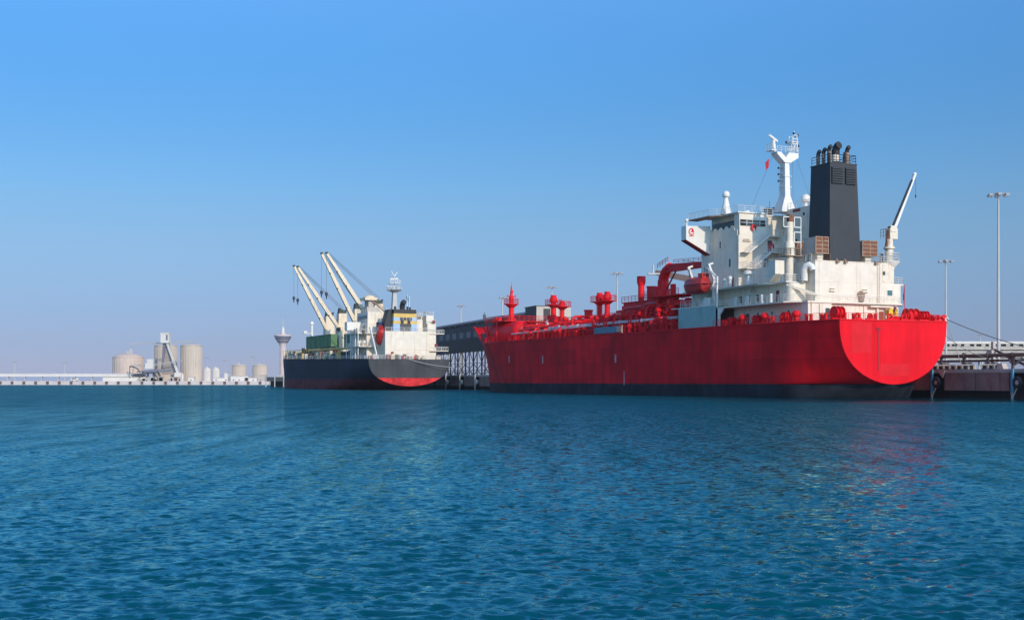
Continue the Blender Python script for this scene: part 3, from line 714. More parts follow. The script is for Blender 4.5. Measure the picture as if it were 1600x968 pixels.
for v in (-3.2, 3.4): 
    mb = MB(); mb.box(v-.55,v+.55,10.7,11.0,17.1,17.3); mb.box(v-.5,v+.5,10.72,11.0,17.55,17.65); S('vent_hood', mb, 'cream', cas)
for v in (-2.2,-.6,5.6):
    mb = MB(); mb.cyl((v,10.8,22.0),(v,11.1,22.3),.25,.2,8); mb.box(v-.3,v+.3,10.55,10.85,21.75,22.05); S('flood_light', mb, 'rustpipe', cas)
mb = MB(); mb.cyl((2.6,11-.05,15.6),(2.6,11-.05,17.0),.5,.5,10); mb.torus((2.6,10.9,16.6),.6,.2,'y',12,6); S('bracket_reel', mb, 'rustpipe', cas)
# starboard aft block with the provision crane platform
mb = MB(); mb.box(6.95,9.4,11.2,22,18.75,22.0); mb.box(6.95,10.9,11.05,22,15.45,18.5); sb = S('starboard_house', mb, 'white')
win(sb, (8.6,11.05,17.2), 'y', 1.0, .85, 'teal_glass'); win(sb, (7.5,11.2,20.4), 'y', .4, .5)
mb = MB(); mb.box(7.2,9.6,11.15,11.2,18.8,21.95); S('seam', mb, 'cream', sb)
slab([(6.95,11.2),(9.6,11.2),(9.6,22),(6.95,22)], 22.0, 22.12, 'deck_plate')
# railings of the decks
def railing(pts, h=1.05, mat='white2', st=1.5, r=.038):
    mb = MB(); mb.rail(pts, h, st, r); S('railing', mb, mat)
railing([(-11.4,43,15.45),(-11.4,12.6,15.45),(-9.1,10.4,15.45),(10.5,10.4,15.45),(12.5,12.7,15.45),(12.5,20,15.45)])
railing([(-11.2,43,18.75),(-11.2,18.4,18.75),(-9.1,15.7,18.75)]); railing([(9.6,11.3,18.75),(11.5,11.3,18.75),(12.3,14.1,18.75),(12.3,23,18.75)])
railing([(6.9,11.1,22.1),(9.5,11.1,22.1)]); railing([(-6.4,11.1,22.05),(-3.4,11.1,22.05)], mat='rustpipe'); railing([(3.6,11.1,22.05),(6.8,11.1,22.05)], mat='rustpipe')
railing([(-6.4,12,22.05),(-6.4,29,22.05)])
# stern ensign staff brackets, ladder on casing
mb = MB()
for s in (-.22,.22): mb.cyl((6.2+s,10.9,15.5),(6.2+s,10.9,22),.04,.04,4)
for k in range(16): mb.cyl((5.98,10.9,15.7+.4*k),(6.42,10.9,15.7+.4*k),.03,.03,4)
S('ladder', mb, 'cream', cas)
# accommodation tower
mb = MB(); mb.box(-7.7,7.7,30.6,42.4,15.45,28.0); tw = S('accommodation_tower', mb, 'white')
for (u,z,w,h,mt) in ((39.8,26.6,.6,1.0,'teal_glass'),(36.2,26.8,.35,1.2,'glass'),(40.4,23.0,.35,1.3,'glass'),(33.2,23.4,.45,1.4,'glass'),(34.8,20.2,.6,.7,'glass'),(38.6,20.3,.6,.7,'glass')): win(tw, (-7.7,u,z), 'x', w, h, mt)
for v in (-6.0,-3.0): win(tw, (v,30.6,20.4), 'y', .5, .7)
mb = MB(); mb.box(-6.9,-5.3,30.3,30.6,27.0,27.15); mb.box(-6.7,-5.5,30.35,30.6,27.3,27.4); S('vent_hood', mb, 'cream', tw)
door(tw, (-1.2,30.6,25.4), 'y', .85, 1.9, 'shedwall'); door(tw, (-2.0,30.6,22.2), 'y', .85, 1.9, 'shedwall'); door(tw, (-7.7,32.5,18.8), 'x', .8, 1.9, 'darkred')
# bridge deck side bulwark with scallops
mb = MB(); pts = [(31.0,28.0),(42.4,28.0),(42.4,30.4)]
k = 6
for i in range(k):
    a = 42.2-i*1.75
    for t in range(9):
        q = t/8; pts.append((a-1.6*q, 29.0+.0+ .55*math.sin(math.pi*q)+.35))
    pts.append((a-1.68, 28.9))
pts += [(31.0,29.0)]
mb.prism(pts, 'x', -7.72, -7.6); S('bridge_bulwark', mb, 'white')
# wheelhouse
mb = MB(); mb.frustum((-7.5,-1.9,30.6,32.2),(-7.5,-1.9,30.75,32.2),28.0,31.9); mb.box(-6.1,-1.9,32.2,41.5,28.0,31.9); mb.box(-1.9,7.5,32.6,41.5,28.0,31.9); wh = S('wheelhouse', mb, 'white')
mb = MB(); mb.box(-7.3,-4.9,30.5,30.75,29.75,30.75); mb.box(-4.6,-2.2,30.5,30.75,29.75,30.75); S('aft_window_strip', mb, 'glass', wh)
mb = MB(); mb.box(-7.35,-2.15,30.42,30.7,30.2,30.27)
for v in (-6.1,-3.4): mb.box(v-.04,v+.04,30.42,30.7,29.75,30.75)
S('window_bar', mb, 'white2', wh)
mb = MB(); mb.box(-6.17,-6.0,33,41,29.6,31.0); S('side_window_strip', mb, 'glass', wh)
mb = MB(); mb.prism([(-7.9,41.8),(-7.9,30.5),(-1.8,30.5),(-1.8,32.4),(7.9,32.4),(7.9,41.8)], 'z', 31.9, 32.1); S('wheelhouse_roof', mb, 'white2', wh)
mb = MB(); mb.prism([(-9.9,43.5),(-9.9,36.5),(-7.9,34.5),(-7.9,43.5)], 'z', 31.75, 31.95); S('roof_wing', mb, 'rustpipe', wh)
railing([(-9.8,43.4,31.95),(-9.8,36.6,31.95),(-7.9,34.6,31.95)], 1.1); railing([(-7.8,34.4,32.1),(-7.8,30.7,32.1),(-1.9,30.7,32.1)],1.1); railing([(-1.9,32.5,32.1),(7.8,32.5,32.1)], 1.1)
railing([(-1.9,30.6,28.1),(1.9,30.6,28.1)], 1.1); slab([(-1.9,29.4),(2.1,29.4),(2.1,32.6),(-1.9,32.6)], 27.9, 28.1, 'deck_plate')
# bridge wings
for s in (-1, 1):
    mb = MB(); mb.prism([(s*7.6,25.4),(s*12.7,27.9),(s*12.7,30.35),(s*7.6,30.5)], 'y', 39.6, 41.2); w_ = S('bridge_wing', mb, 'white2')
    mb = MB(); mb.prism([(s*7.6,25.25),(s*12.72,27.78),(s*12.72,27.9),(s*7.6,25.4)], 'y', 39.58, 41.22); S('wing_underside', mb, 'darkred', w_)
    mb = MB(); mb.cyl((s*12.1,40.4,30.3),(s*12.1,40.4,31.2),.16,.14,8); mb.sphere((s*12.1,40.4,31.4),.36,12,8); S('wing_light', mb, 'white2', w_)
mb = MB(); mb.torus((-11.6,39.55,29.35),.52,.09,'y',20,6,rad(50),rad(330)); mb.box(-11.75,-11.05,39.5,39.6,29.3,29.42); mb.box(-12.1,-11.1,39.5,39.6,28.55,28.65); mb.cyl((-11.35,39.5,29.6),(-11.35,39.6,29.6),.2,.2,8)
S('emblem', mb, 'red')
# stairways and landings on the aft face
slab([(-7.9,27.9),(.9,27.9),(.9,30.6),(-7.9,30.6)], 21.95, 22.15, 'deck_plate')
slab([(-2.6,28.6),(.9,28.6),(.9,30.6),(-2.6,30.6)], 25.0, 25.15, 'deck_plate')
mb = MB(); mb.box(.3,1.2,28.6,30.6,22.15,28.0); S('stair_trunk', mb, 'white')
railing([(-7.8,30.5,22.15),(-7.8,28,22.15),(.8,28,22.15)]); railing([(-2.5,28.7,25.15),(.2,28.7,25.15)])
mb = MB(); mb.stair((-6.2,28.2,22.2),(-2.4,28.2,25.2),(0,1,0),.8); S('stairway', mb, 'white2')
mb = MB(); mb.stair((-6.3,29.3,25.0),(-2.0,29.3,28.1),(0,1,0),.8); S('stairway', mb, 'white2')
slab([(-7.4,29.2),(-6.2,29.2),(-6.2,30.6),(-7.4,30.6)], 24.9, 25.02, 'deck_plate')
mb = MB(); mb.stair((-4.4,25.2,18.8),(-6.2,27.4,22.1),(.7,.5,0),.8); S('stairway', mb, 'white2')
slab([(-11.3,31.2),(-11.3,20),(-6.5,20),(-6.5,31.2)], 18.49, 18.76, 'deck_plate')
# shaded trunk beside the funnel
mb = MB(); mb.box(2.3,7.4,22.8,31.0,22.0,32.9); tr = S('machinery_trunk', mb, 'white')
win(tr, (2.3,25.5,31.6), 'x', .5, .5); win(tr, (2.3,27.5,27.0), 'x', .4, .9); mb = MB(); mb.box(2.24,2.3,26.6,28.6,32.2,32.7); S('name_plate', mb, 'darkred', tr)
railing([(2.4,31,32.9),(2.4,22.9,32.9),(7.3,22.9,32.9)], 1.1)
# beige vent column with rusty platforms on the port side
mb = MB(); mb.cyl((-8.6,14.9,18.75),(-8.6,14.9,23.0),.62,.62,14); mb.cyl((-8.6,14.9,23.0),(-8.6,14.9,25.2),.95,.8,14); mb.cyl((-8.6,14.9,25.2),(-8.6,14.9,28.4),.62,.62,14)
vc = S('vent_column', mb, 'cream')
mb = MB(); mb.box(-8.95,-8.2,14.5,15.2,28.4,29.6); S('column_cap', mb, 'rust', vc)
mb = MB(); mb.box(-9.9,-6.5,13.9,16.4,22.85,23.0); mb.rail([(-9.8,16.3,23),(-9.8,14,23),(-6.6,14,23)],1.1,.8,.05); S('column_platform', mb, 'rustpipe', vc)
mb = MB(); mb.box(-10.2,-6.5,13.7,16.6,18.6,18.78); mb.rail([(-10.1,16.5,18.78),(-10.1,13.8,18.78),(-6.6,13.8,18.78)],1.1,.8,.05); S('column_platform', mb, 'white2', vc)
mb = MB()
for x0 in (-10.0,-7.9):
    for z0 in (27.6,25.2):
        if x0 < -9 and z0 < 27: continue
        for (a, b_) in (((x0,z0),(x0+1.3,z0)),((x0,z0+1.6),(x0+1.3,z0+1.6)),((x0,z0),(x0,z0+1.6)),((x0+1.3,z0),(x0+1.3,z0+1.6))): mb.beam((a[0],14.6,a[1]),(b_[0],14.6,b_[1]),.14,.14,up=(0,1,0))
for x0 in (-6.6,): mb.beam((x0,14.6,23),(x0,14.6,29.2),.12,.12)
S('lamp_frame', mb, 'white2', vc)
mb = MB(); mb.box(-11.2,-9.4,15.2,17,20.0,22.2); mb.prism([(15.2,20),(17.0,20),(17.0,18.8)], 'x', -11.2,-9.4); S('vent_housing', mb, 'white', vc)
mb = MB(); mb.pipe([(-7.4,12.6,18.8),(-7.4,12.6,20.6),(-7.3,12.3,21.1),(-7.0,11.9,21.3),(-6.7,11.6,21.0),(-6.6,11.4,20.4)], .55, 14); S('gooseneck_vent', mb, 'white2')
mb = MB(); mb.beam((-9.8,14.0,18.2),(-6.4,11.0,16.6),.5,.35); mb.beam((-9.8,13.6,18.0),(-6.4,10.6,16.4),.06,.3); S('gangway', mb, 'cream')
# lamp and vents on the port deck
for u, h in ((28.6,1.5),(30.2,1.2)): mb = MB(); mb.cyl((-10.8,u,18.75),(-10.8,u,18.75+h),.28,.28,10); mb.sphere((-10.8,u,18.75+h),.42,10,6); S('air_vent', mb, 'white2')
mb = MB(); mb.cyl((-10.2,24.0,18.75),(-10.2,24.0,20.6),.45,.45,12); mb.lathe((-10.2,24.0,20.5),[(.45,0),(.95,.1),(.95,.55),(.3,.8)],14); S('air_vent', mb, 'white2')
for u in (17.0,19.5,23.5,27):
    mb = MB(); mb.box(-11.0,-10.6,u-.25,u+.25,15.45,16.9); S('deck_locker', mb, 'white2')
mb = MB(); mb.cyl((-10.6,22.0,17.6),(-10.6,22.0,18.5),.05,.05,6); mb.box(-11.0,-10.3,21.7,22.3,17.5,17.8); S('flood_light', mb, 'rustpipe')
# green-grey screen and lifeboat deck
mb = MB(); mb.box(-11.95,-11.75,31.6,43.4,12.0,15.75); S('side_screen', mb, 'greygreen')
mb = MB(); mb.box(-11.9,-7.7,31.6,46,15.75,15.9); S('boat_deck', mb, 'white')
railing([(-11.8,43,15.9),(-11.8,31.8,15.9)], 1.1)
mb = MB()
for u in (33.0, 39.6):
    mb.beam((-11.2,u,15.9),(-11.2,u,20.6),.4,.45); mb.beam((-11.2,u,20.4),(-12.3,u,23.0),.42,.36); mb.beam((-12.3,u,22.9),(-11.4,u,23.2),.3,.3); mb.cyl((-10.4,u,15.9),(-11.5,u,19.5),.12,.12,6)
mb.box(-11.9,-10.9,33.6,35.2,15.9,17.2); mb.prism([(34.5,15.9),(37.5,15.9),(35.2,17.4)], 'x', -11.6, -11.2)
S('boat_davit', mb, 'white2')
mb = MB(); mb.beam((-11.6,31.4,15.45),(-11.6,31.4,20.8),.3,.3); mb.beam((-11.6,31.4,20.5),(-12.3,33.6,22.6),.3,.3); S('davit_post', mb, 'white2')
# funnel
mb = MB(); mb.frustum((-2.9,3.35,11.9,17.6),(-2.8,2.55,11.95,16.9),22.0,38.0); mb.frustum((-2.86,2.61,11.9,16.96),(-2.86,2.61,11.9,16.96),37.85,38.1); fn = S('funnel', mb, 'funnel')
for x0, x1 in ((-2.55,-.35),(.2,2.3)):
    mb = MB(); mb.box(x0,x1,11.8,12.0,34.7,37.4); S('louvre_recess', mb, 'black', fn)
    mb = MB()
    for k in range(7): mb.hexa([(x0,11.8,34.75+.39*k),(x1,11.8,34.75+.39*k),(x1,11.62,34.72+.39*k),(x0,11.62,34.72+.39*k),(x0,11.8,34.95+.39*k),(x1,11.8,34.95+.39*k),(x1,11.64,34.86+.39*k),(x0,11.64,34.86+.39*k)])
    S('louvre_slat', mb, 'funnel', fn)
mb = MB(); mb.rail([(-2.7,16.8,38.1),(-2.7,12.05,38.1),(2.45,12.05,38.1),(2.45,16.8,38.1)], 1.35, 1.4, .05); S('railing', mb, 'black', fn)
def exhaust(v, u, r, h, body='rustpipe', lean=.9):
    mb = MB(); z = 37.6; mb.cyl((v,u,z),(v,u,z+h-r*1.2),r,r,16); S('exhaust_pipe', mb, body, fn)
    mb = MB(); mb.pipe([(v,u,z+h-r*2.0),(v,u,z+h-r*1.0),(v+.05,u-r*.3,z+h-r*.2),(v+.15*r,u-r*.75,z+h+r*.35),(v+.2*r,u-r*1.35,z+h+r*.5)], [r*1.02,r*1.03,r*1.05,r*1.05,r*1.05], 16); S('exhaust_elbow', mb, 'soot', fn)
exhaust(-2.05,16.0,.31,2.7); exhaust(-1.8,14.9,.31,2.9); exhaust(-1.55,13.8,.33,3.2); exhaust(.05,14.2,.6,3.4,'cream'); exhaust(1.7,13.3,.34,3.2)
mb = MB(); mb.cyl((-1.9,13.4,38),(-1.9,13.4,39.9),.18,.18,8); mb.cyl((.95,13.0,38),(.95,13.0,40.1),.22,.22,8); mb.cyl((.7,14.0,38),(.7,14.0,41),.05,.05,6); mb.box(-1,.9,13,14,38.1,38.5); S('small_pipe', mb, 'soot', fn)
# louvred ventilator boxes beside the funnel
def ventbox(x0, x1, u0_, u1_, z0, z1, post=True):
    mb = MB(); mb.box(x0,x1,u0_,u1_,z0,z1); o = S('ventilator_box', mb, 'greydeck')
    mb = MB(); mb.box(x0+.05,x1-.05,u0_-.05,u0_,z0+.05,z1-.05); S('louvre', mb, 'rust', o)
    mb = MB(); nx = 2; nz = 4
    for i in range(nx+1): x = x0+(x1-x0)*i/nx; mb.box(x-.09,x+.09,u0_-.12,u0_-.02,z0,z1)
    for j in range(nz+1): z = z0+(z1-z0)*j/nz; mb.box(x0,x1,u0_-.115,u0_-.03,z-.08,z+.08)
    S('louvre_frame', mb, 'rustpipe', o)
    if post: mb = MB(); mb.box((x0+x1)/2-.6,(x0+x1)/2+.6,u0_+.4,u1_-.4,22.0,z0); S('ventilator_post', mb, 'white', o)
M['greydeck'] = paint('warm_grey_paint', (.42,.39,.35), .6, .25, .8, .5, (.3,.16,.09))
ventbox(-5.75,-3.25,11.9,14.9,23.3,25.9); ventbox(-4.9,-3.3,17.9,20.6,23.3,25.7); ventbox(3.75,6.8,12.0,15.0,23.2,25.7)
# provision crane on the starboard side
mb = MB(); mb.lathe((9.5,12.2,0), [(.5,20.6),(1.0,21.5),(1.7,22.3),(1.75,22.5)], 18); S('crane_bracket', mb, 'white2')
pc = MB(); pc.cyl((9.5,12.2,22.5),(9.5,12.2,26.2),.75,.6,16); pc.cyl((9.5,12.2,24.6),(9.5,12.2,24.9),.95,.95,16); pc = S('provision_crane', pc, 'cream')
mb = MB(); mb.rail([(9.5+1.65*math.cos(a),12.2+1.65*math.sin(a),22.5) for a in np.linspace(0,2*math.pi,11)],1.3,1,.045); S('railing', mb, 'white2', pc)
mb = MB(); mb.box(9.2,10.8,11.6,12.8,26.2,28.0); mb.box(9.3,10.5,11.5,11.65,27.4,28.4); S('crane_head', mb, 'cream', pc)
mb = MB(); mb.beam((9.7,12.2,26.6),(14.9,12.2,37.3),.55,.85,up=(0,1,0),w1=.4,h1=.5); mb.sphere((14.9,12.2,37.3),.36,10,6); S('crane_boom', mb, 'white2', pc)
mb = MB(); mb.cyl((9.4,11.7,27.4),(14.1,11.9,36.3),.2,.16,8); S('boom_cylinder', mb, 'black', pc)
mb = MB(); mb.cyl((8.9,12.2,24.4),(9.6,12.2,28.3),.34,.3,10); mb.rail([(8.4,11.6,26.3),(8.4,13,26.3)],1.5,.7,.04); S('crane_motor', mb, 'rust', pc)
mb = MB(); mb.cyl((15.1,12.2,37.1),(15.1,12.2,33.9),.03,.03,4); mb.cyl((15.1,12.2,33.9),(15.1,12.2,33.4),.1,.1,6); S('crane_hook', mb, 'black', pc)
# radar mast
mv, mu = 2.45, 31.2
mb = MB(); mb.frustum((mv-1.6,mv+1.6,mu-1.2,mu+1.5),(mv-.55,mv+.55,mu-.9,mu+.9),32.5,35.4); mb.frustum((mv-.55,mv+.55,mu-.9,mu+.9),(mv-.48,mv+.42,mu-.7,mu+.7),35.4,42.0)
ms = S('radar_mast', mb, 'white2')
mb = MB(); mb.prism([(mv-.6,41.2),(mv+.6,41.2),(mv+2.3,42.2),(mv+2.3,43.0),(mv+.3,43.0),(mv-.4,42.1),(mv-1.4,43.0),(mv-2.3,43.0),(mv-2.2,42.6)], 'y', mu-.9, mu+.9); S('mast_arm', mb, 'white2', ms)
mb = MB(); mb.beam((mv-2.2,mu,43.1),(mv-2.4,mu,44.5),.45,.45); mb.cyl((mv-2.4,mu,44.5),(mv-2.4,mu,45.1),.3,.36,10); S('radar_post', mb, 'white2', ms)
mb = MB(); mb.beam((mv-3.8,mu-.7,45.75),(mv-1.1,mu+.7,45.15),.25,.4); S('radar_scanner', mb, 'white2', ms)
mb = MB(); mb.rail([(mv-3.3,mu-.9,43.3),(mv-3.3,mu+.9,43.3)],1.1,.7,.04); mb.rail([(mv-2.3,mu-.9,43.0),(mv+2.3,mu-.9,43.0)],1.0,1,.04); mb.box(mv-3.4,mv-2.4,mu-.9,mu+.9,43.15,43.28); S('railing', mb, 'white2', ms)
mb = MB()
tx = mv+1.5
for a, b_ in ((-.7,-.4),(.7,.45)):
    for d in (-.7,.7): mb.beam((tx+a,mu+d,43.2),(tx+b_+.3,mu+d*.7,46.2),.12,.12)
for z in (43.9,44.7,45.5,46.2):
    t = (z-43.2)/3
    for d in (-.7,.7): mb.beam((tx-.7+.6*t,mu+d,z),(tx+.7+.1*t,mu+d,z),.1,.1)
mb.beam((tx-.7,mu-.7,43.3),(tx+.7,mu-.7,45),.08,.08); mb.beam((tx+.7,mu-.7,43.3),(tx-.4,mu-.7,45),.08,.08)
mb.beam((tx+.4,mu,46.2),(tx+.5,mu,47.1),.12,.12); mb.box(tx-.4,tx+1.1,mu-.5,mu+.5,45.0,45.12)
S('lattice_topmast', mb, 'white2', ms)
for x, z in ((tx+.2,46.6),(tx+1.1,46.3),(tx+1.2,44.4),(tx-1.4,44.9)):
    mb = MB(); mb.cyl((x,mu-.3,z-.2),(x,mu-.3,z+.2),.17,.17,8); mb.beam((x,mu-.3,z-.22),(tx+.3,mu,z-.27),.07,.07); S('navigation_light', mb, 'black', ms)
for z in (38.0,39.2,40.3): mb = MB(); mb.beam((mv-.5,mu,z),(mv-1.4,mu,z),.09,.09); mb.cyl((mv-1.35,mu,z-.18),(mv-1.35,mu,z+.18),.16,.16,6); S('mast_bracket', mb, 'black', ms)
for z in (36.9,38.8): mb = MB(); mb.box(mv-.7,mv+.9,mu-.9,mu+.9,z,z+.08); S('mast_ring', mb, 'white2', ms)
for pts in ([(mv-2.3,mu,43.0),(-3.4,33,33.2)],[(mv+1.6,mu,42.8),(mv+2.6,mu+1,33.2)],[(mv+2.2,mu,42.9),(mv+4.6,mu-2,33.8)]):
    mb = MB(); mb.cyl(pts[0],pts[1],.03,.03,4); S('stay_wire', mb, 'rope', ms)
def dome(v, u, z0, z1, r, flare):
    mb = MB(); mb.cyl((v,u,z0),(v,u,z1-r*1.1),r*flare,r*.35,12); o = S('dome_pedestal', mb, 'white2')
    mb = MB(); mb.lathe((v,u,z1-r), [(r*.75,-r*.75),(r*.95,-r*.55),(r,0),(r*.92,r*.4),(r*.7,r*.72),(r*.35,r*.94),(.02,r)], 20); S('satellite_dome', mb, 'white2', o, smooth=60)
dome(-7.2,35.2,32.1,36.3,.66,1.5); dome(5.9,29.8,32.9,35.8,.82,.5)
mb = MB(); mb.box(-.2,.9,32.8,33.8,32.1,33.4); mb.sphere((1.2,32.7,33.3),.3,8,5); mb.cyl((.4,32.9,33.4),(.4,32.9,34.6),.04,.04,4); S('signal_lamp', mb, 'black')
mb = MB(); mb.cyl((-4.4,33,32.1),(-4.4,33,32.6),.7,.6,12); S('roof_hatch', mb, 'white2')
# mooring gear on the aft deck
def winch(v, u, r, w, z=12.0):
    mb = MB(); mb.cyl((v-w/2,u,z+r+.25),(v+w/2,u,z+r+.25),r*.62,r*.62,16)
    for x in (v-w/2, v, v+w/2): mb.cyl((x-.06,u,z+r+.25),(x+.06,u,z+r+.25),r,r,18)
    mb.box(v-w/2-.5,v+w/2+.5,u-.3,u+.3,z,z+.4); mb.box(v+w/2,v+w/2+.7,u-.4,u+.4,z,z+1.2); S('mooring_winch', mb, 'red')
def bollard(v, u, z=12.0, r=.26, h=.95, ax=0):
    mb = MB()
    for s in (-.55,.55):
        x = v+s*(1-ax); y = u+s*ax
        mb.cyl((x,y,z),(x,y,z+h),r,r,12); mb.cyl((x,y,z+h),(x,y,z+h+.1),r*1.3,r*1.3,12)
    mb.box(v-.95*(1-ax)-.3,v+.95*(1-ax)+.3,u-.95*ax-.3,u+.95*ax+.3,z,z+.14); S('bollard', mb, 'red')
def roller(v, u, z=12.0):
    mb = MB(); mb.torus((v,u,z+.5),.42,.16,'y',16,8); mb.box(v-.75,v+.75,u-.22,u+.22,z,z+.25); S('fairlead', mb, 'red')
for v in (-6.8,-4.4,-.6,2.2,8.9): roller(v,.35,12.03)
mb = MB(); mb.box(.2,1.9,.6,1.7,12.0,12.6); mb.box(.1,2.0,.5,1.8,12.6,12.68); S('winch_platform', mb, 'red')
winch(5.6,2.6,.95,2.0); winch(7.4,1.7,.75,1.2); winch(3.9,1.8,.6,.9); winch(-8.1,3.4,1.0,1.4); bollard(-6.0,1.6);  bollard(9.2,1.1); bollard(-3.0,1.4)
for u in (3.8,6.8,12.5,15.5,18.2,24.0,28.4): bollard(-(half(u,12)-.75),u,ax=1)
winch(-10.0,14.0,.8,.9); winch(-10.3,21.5,.7,.9); winch(-10.4,28.5,.7,1.0)
for u in (9.6,17.2,23.2): mb = MB(); mb.lathe((-(half(u,12)-.8),u,12),[(.4,0),(.4,.8),(.7,.95),(.7,1.4),(.3,1.8)],12); S('air_vent', mb, 'red')
mb = MB(); mb.beam((10.0,.25,12),(10.35,.25,13.0),.5,.4); mb.cyl((9.6,.2,12.6),(10.3,.2,12.9),.3,.3,10); S('fairlead', mb, 'red')
mb = MB(); mb.torus((10.5,.1,12.45),.3,.12,'y',14,6); S('fairlead', mb, 'white2')
mb = MB(); mb.prism([(-.0,12.9),(1.75,12.9),(1.75,13.7),(1.4,13.95),(.3,13.95),(0,13.7)], 'y', 1.2, 2.0)
for x in (.1,1.6): mb.box(x-.06,x+.06,1.25,1.4,12,12.9)
S('control_stand', mb, 'yellow')
mb = MB(); mb.rail([(-10.3,.1,12),(10.3,.1,12)],1.05,1.6,.035); mb.rail([(-(half(u,12)-.1),u,12.05) for u in (0,4,8,12,18,24,31)],1.05,1.7,.035); S('railing', mb, 'red')
mb = MB(); mb.box(-9.2,-7.5,5.4,5.55,12.05,13.0); so = S('sign_board', mb, 'signboard')
mb = MB()
for z in (12.35,12.62): mb.box(-9.0,-7.7,5.37,5.4,z,z+.1)
S('sign_stripe', mb, 'offwhite', so)
mb = MB(); mb.cyl((2.35,.4,12),(2.35,.4,17.6),.05,.05,6); S('ensign_staff', mb, 'red')
# ------------------------------------------------------------------ loose things on the red tanker
MS = Matrix.Translation((58.9,197.2,0)) @ Matrix.Rotation(TH, 4, 'Z')
def at(v, u, z): return MS @ Vector((v, u, z))
lb = thing('lifeboat', at(-12.4,36.4,17.9), 'enclosed orange red lifeboat hanging in white davits beside the tall white accommodation block', 'lifeboat', rz=TH)
def lifeboat_parts(root, L=7.6, B=2.9, Hh=3.3):
    def shell(z0, z1, lo):
        mb = MB(); n = 8; m = 6; vs = []
        for i in range(n):
            t = i/(n-1)*2-1; e = (1-abs(t)**2.6)**.5
            for j in range(m):
                q = j/(m-1)
                ang = math.pi*q
                if lo: x = -math.cos(ang)*B/2*e; z = z0+(z1-z0)*(1-math.sin(ang)**.8*(.35+.65*e))
                else: x = -math.cos(ang)*B/2*e*(.98); z = z0+(z1-z0)*(math.sin(ang)**.6)*(.55+.45*e)
                vs.append((x, t*L/2, z))
        fs = [(i*m+j, i*m+j+1, (i+1)*m+j+1, (i+1)*m+j) for i in range(n-1) for j in range(m-1)]
        mb.add(vs, fs); return mb
    shell(0, 1.7, True).build('hull', M['orange'], root, smooth=None)
    shell(1.7, 3.1, False).build('canopy', M['orange'], root, smooth=None)
    mb = MB(); mb.pipe([(math.cos(a)*B/2*1.0, math.sin(a)*L/2*.98, 1.7) for a in np.linspace(0,2*math.pi,25)], .1, 6); mb.build('fender_strip', M['darkred'], root)
    mb = MB(); mb.box(-.7,.7,-2.6,-1.3,2.9,3.6); mb.build('helm_cupola', M['orange'], root)
    mb = MB()
    for x in (-.5,.05): mb.box(x,x+.4,-2.63,-2.58,3.1,3.45)
    mb.build('window', M['glass'], root)
    mb = MB(); mb.cyl((0,-2.4,2.9),(0,-2.4,4.6),.06,.06,6); mb.cyl((0,2.6,2.9),(0,2.6,4.6),.06,.06,6); mb.build('fall_wire', M['black'], root)
lifeboat_parts(lb)

def person(loc, rz, cloth, label, pose):
    o = bpy.data.meshes.new('person'); me = o
    J = dict(pelvis=(0,0,.95), chest=(0,-.02,1.25), neck=(0,-.03,1.48), head=(0,-.06,1.62), top=(0,-.06,1.74),
             shl=(-.2,-.02,1.42), shr=(.2,-.02,1.42), ell=(-.28,.0,1.15), elr=(.28,.0,1.15), hal=(-.3,-.12,.92), har=(.3,-.12,.92),
             hil=(-.1,0,.9), hir=(.1,0,.9), knl=(-.11,-.03,.5), knr=(.11,-.03,.5), anl=(-.12,.03,.08), anr=(.12,.03,.08), tol=(-.13,-.16,.04), tor=(.13,-.16,.04))
    J.update(pose)
    Rr = dict(pelvis=.15, chest=.17, neck=.07, head=.105, top=.07, shl=.085, shr=.085, ell=.055, elr=.055, hal=.045, har=.045, hil=.1, hir=.1, knl=.07, knr=.07, anl=.055, anr=.055, tol=.045, tor=.045)
    K = list(J); E_ = [('pelvis','chest'),('chest','neck'),('neck','head'),('head','top'),('chest','shl'),('chest','shr'),('shl','ell'),('shr','elr'),('ell','hal'),('elr','har'),('pelvis','hil'),('pelvis','hir'),('hil','knl'),('hir','knr'),('knl','anl'),('knr','anr'),('anl','tol'),('anr','tor')]
    me.from_pydata([J[k] for k in K], [(K.index(a),K.index(b)) for a,b in E_], [])
    me.materials.append(cloth)
    ob = bpy.data.objects.new('person', me); COL.objects.link(ob); ob.location = loc; ob.rotation_euler = (0,0,rz)
    ob.modifiers.new('skin', 'SKIN'); sub = ob.modifiers.new('sub', 'SUBSURF'); sub.levels = 1; sub.render_levels = 2
    for i, k in enumerate(K): me.skin_vertices[0].data[i].radius = (Rr[k], Rr[k]*.85)
    me.skin_vertices[0].data[0].use_root = True
    tag(ob, label, 'person')
    h = Vector(J['head'])
    mb = MB(); mb.sphere((h.x,h.y,h.z+.03),.125,12,8,lo=.1); mb.cyl((h.x,h.y-.02,h.z+.045),(h.x,h.y-.02,h.z+.06),.15,.15,12); mb.build('helmet', M['helmet'], ob)
    mb = MB(); mb.sphere((h.x,h.y-.04,h.z),.085,10,8,sz=1.15); mb.build('face', M['skin'], ob)
    mb = MB()
    for k in ('hal','har'):
        p = J[k]; mb.sphere((p[0],p[1],p[2]-.04),.05,8,6,sz=1.5)
        for f in range(4): mb.cyl((p[0]+(f-1.5)*.018,p[1]-.01,p[2]-.08),(p[0]+(f-1.5)*.02,p[1]-.035,p[2]-.155),.011,.009,5)
        mb.cyl((p[0],p[1]-.04,p[2]-.02),(p[0]+.01,p[1]-.08,p[2]-.08),.013,.01,5)
    mb.build('hand', M['skin'], ob)
    return ob
person(at(7.75,11.9,22.12), TH+rad(20), M['navycloth'], 'worker in dark clothes standing by the rail below the provision crane', dict(hal=(-.2,-.28,1.1), ell=(-.27,-.08,1.17)))
